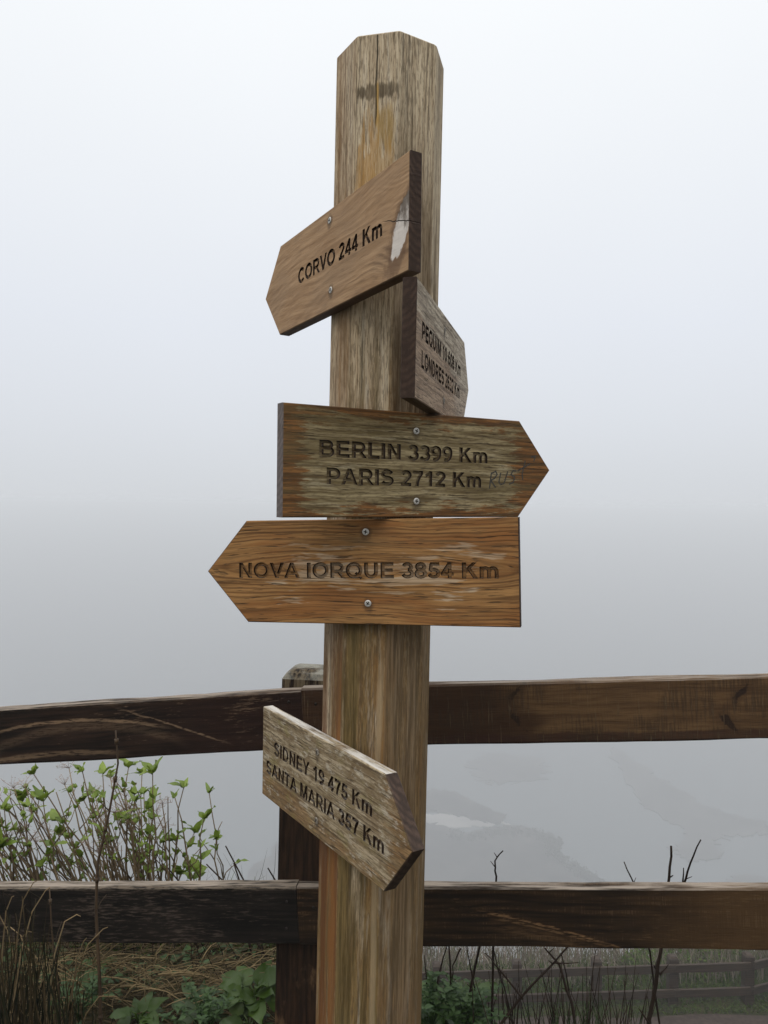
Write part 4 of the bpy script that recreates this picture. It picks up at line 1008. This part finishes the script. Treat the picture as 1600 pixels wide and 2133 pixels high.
for (cx, cy_, r_, hh) in ((7.6, 18.3, .9, .55), (6.6, 18.6, .7, .35), (8.6, 18.5, .8, .5)):
    for k_ in range(700):
        a = rnd.random() * 6.28; rr = r_ * math.sqrt(rnd.random()); x, y = cx + rr * math.cos(a), cy_ + rr * math.sin(a) * .6
        z = ground(x, y) + hh * rnd.random() * (1.2 - (rr / r_) ** 2); b.leaf(W(x, y, z), (rnd.gauss(0, 1), rnd.gauss(0, 1), rnd.uniform(0, 1.5)), (rnd.gauss(0, .5), -.5, 1), .09, .05, .2, .2, 0, 3, rnd)
tag(b.build('low_green_scrub', GRASS, None), None, None, kind='stuff')

# ------------------------------------------------------------------ banks in the lake far below, half lost in the fog
shoal('marsh_bank', [(600, 1745), (700, 1738), (880, 1715), (960, 1735), (1060, 1722), (1130, 1735), (1172, 1755), (1150, 1772), (1195, 1805), (1250, 1835), (1330, 1880), (1400, 2010), (1200, 2040), (800, 2030), (500, 1900)], marsh, .8, 1, 3.0)
shoal('marsh_bank', [(760, 1660), (880, 1648), (940, 1652), (1000, 1680), (1050, 1702), (1020, 1716), (960, 1702), (880, 1690), (760, 1700)], marsh, 1.1, 2, 3.0)
shoal('sand_spit', [(800, 1706), (893, 1698), (930, 1694), (990, 1708), (1060, 1716), (1000, 1722), (930, 1726), (880, 1716), (800, 1720)], sandm, .5, 3, 2.0)
shoal('mud_flat', [(980, 1590), (1030, 1572), (1120, 1580), (1135, 1605), (1110, 1628), (1040, 1632), (1000, 1618)], mudm, .4, 4, 6.0)
shoal('mud_flat', [(1270, 1560), (1330, 1590), (1420, 1650), (1500, 1690), (1590, 1715), (1600, 1735), (1520, 1745), (1490, 1760), (1500, 1790), (1440, 1795), (1400, 1770), (1430, 1730), (1360, 1690), (1310, 1640)], mudm, .7, 5, 4.0)
shoal('mud_flat', [(1520, 1830), (1560, 1822), (1600, 1830), (1640, 1850), (1540, 1850)], mudm, .4, 7, 2.5)
rnd = random.Random(71); b = Buf()                             # bushes along the marsh's edge
line = [(940, 1742), (1000, 1742), (1060, 1732), (1130, 1738), (1168, 1757), (1150, 1772), (1190, 1800), (1220, 1822), (1262, 1842)]
for k_ in range(130):
    i = rnd.randrange(len(line) - 1); t = rnd.random(); x0, y0 = on_lake(line[i][0] * (1 - t) + line[i + 1][0] * t + rnd.uniform(-16, 6), line[i][1] * (1 - t) + line[i + 1][1] * t + rnd.uniform(2, 14))
    hgt = rnd.uniform(1.5, 5.0)
    for q in range(26):
        a = rnd.random() * 6.28; rr = hgt * .45 * math.sqrt(rnd.random()); b.leaf(W(x0 + rr * math.cos(a), y0 + rr * math.sin(a), LAKE_Z + .6 + hgt * rnd.random()), (rnd.gauss(0, 1), rnd.gauss(0, 1), .8), (rnd.gauss(0, 1), -1, .6), 1.3, .8, .2, .2, 0, 3, rnd)
tag(b.build('shore_scrub', plain('far_scrub', (.02, .028, .016), (.045, .055, .03), .9, .1, (.3, .3, .3)), None), None, None, kind='stuff')

# ------------------------------------------------------------------ the fog
hz = M('fog_air'); hz.t.nodes.remove(hz.b)
pv = hz.t.nodes.new('ShaderNodeVolumePrincipled'); pv.inputs['Color'].default_value = (.96, .98, 1.0, 1); pv.inputs['Density'].default_value = .0024; pv.inputs['Anisotropy'].default_value = 0.0
hz.t.links.new(pv.outputs[0], hz.t.nodes['Material Output'].inputs['Volume'])
x0, x1, y0, y1, z0, z1 = -2200, 2200, -300, 2800, LAKE_Z - 4, TOP + .12
v = [W(x, y, z) for z in (z0, z1) for (x, y) in ((x0, y0), (x1, y0), (x1, y1), (x0, y1))]
haze = link('haze', v, [(3, 2, 1, 0), (4, 5, 6, 7), (0, 1, 5, 4), (1, 2, 6, 5), (2, 3, 7, 6), (3, 0, 4, 7)], hz.m)
tag(haze, None, None, kind='stuff')
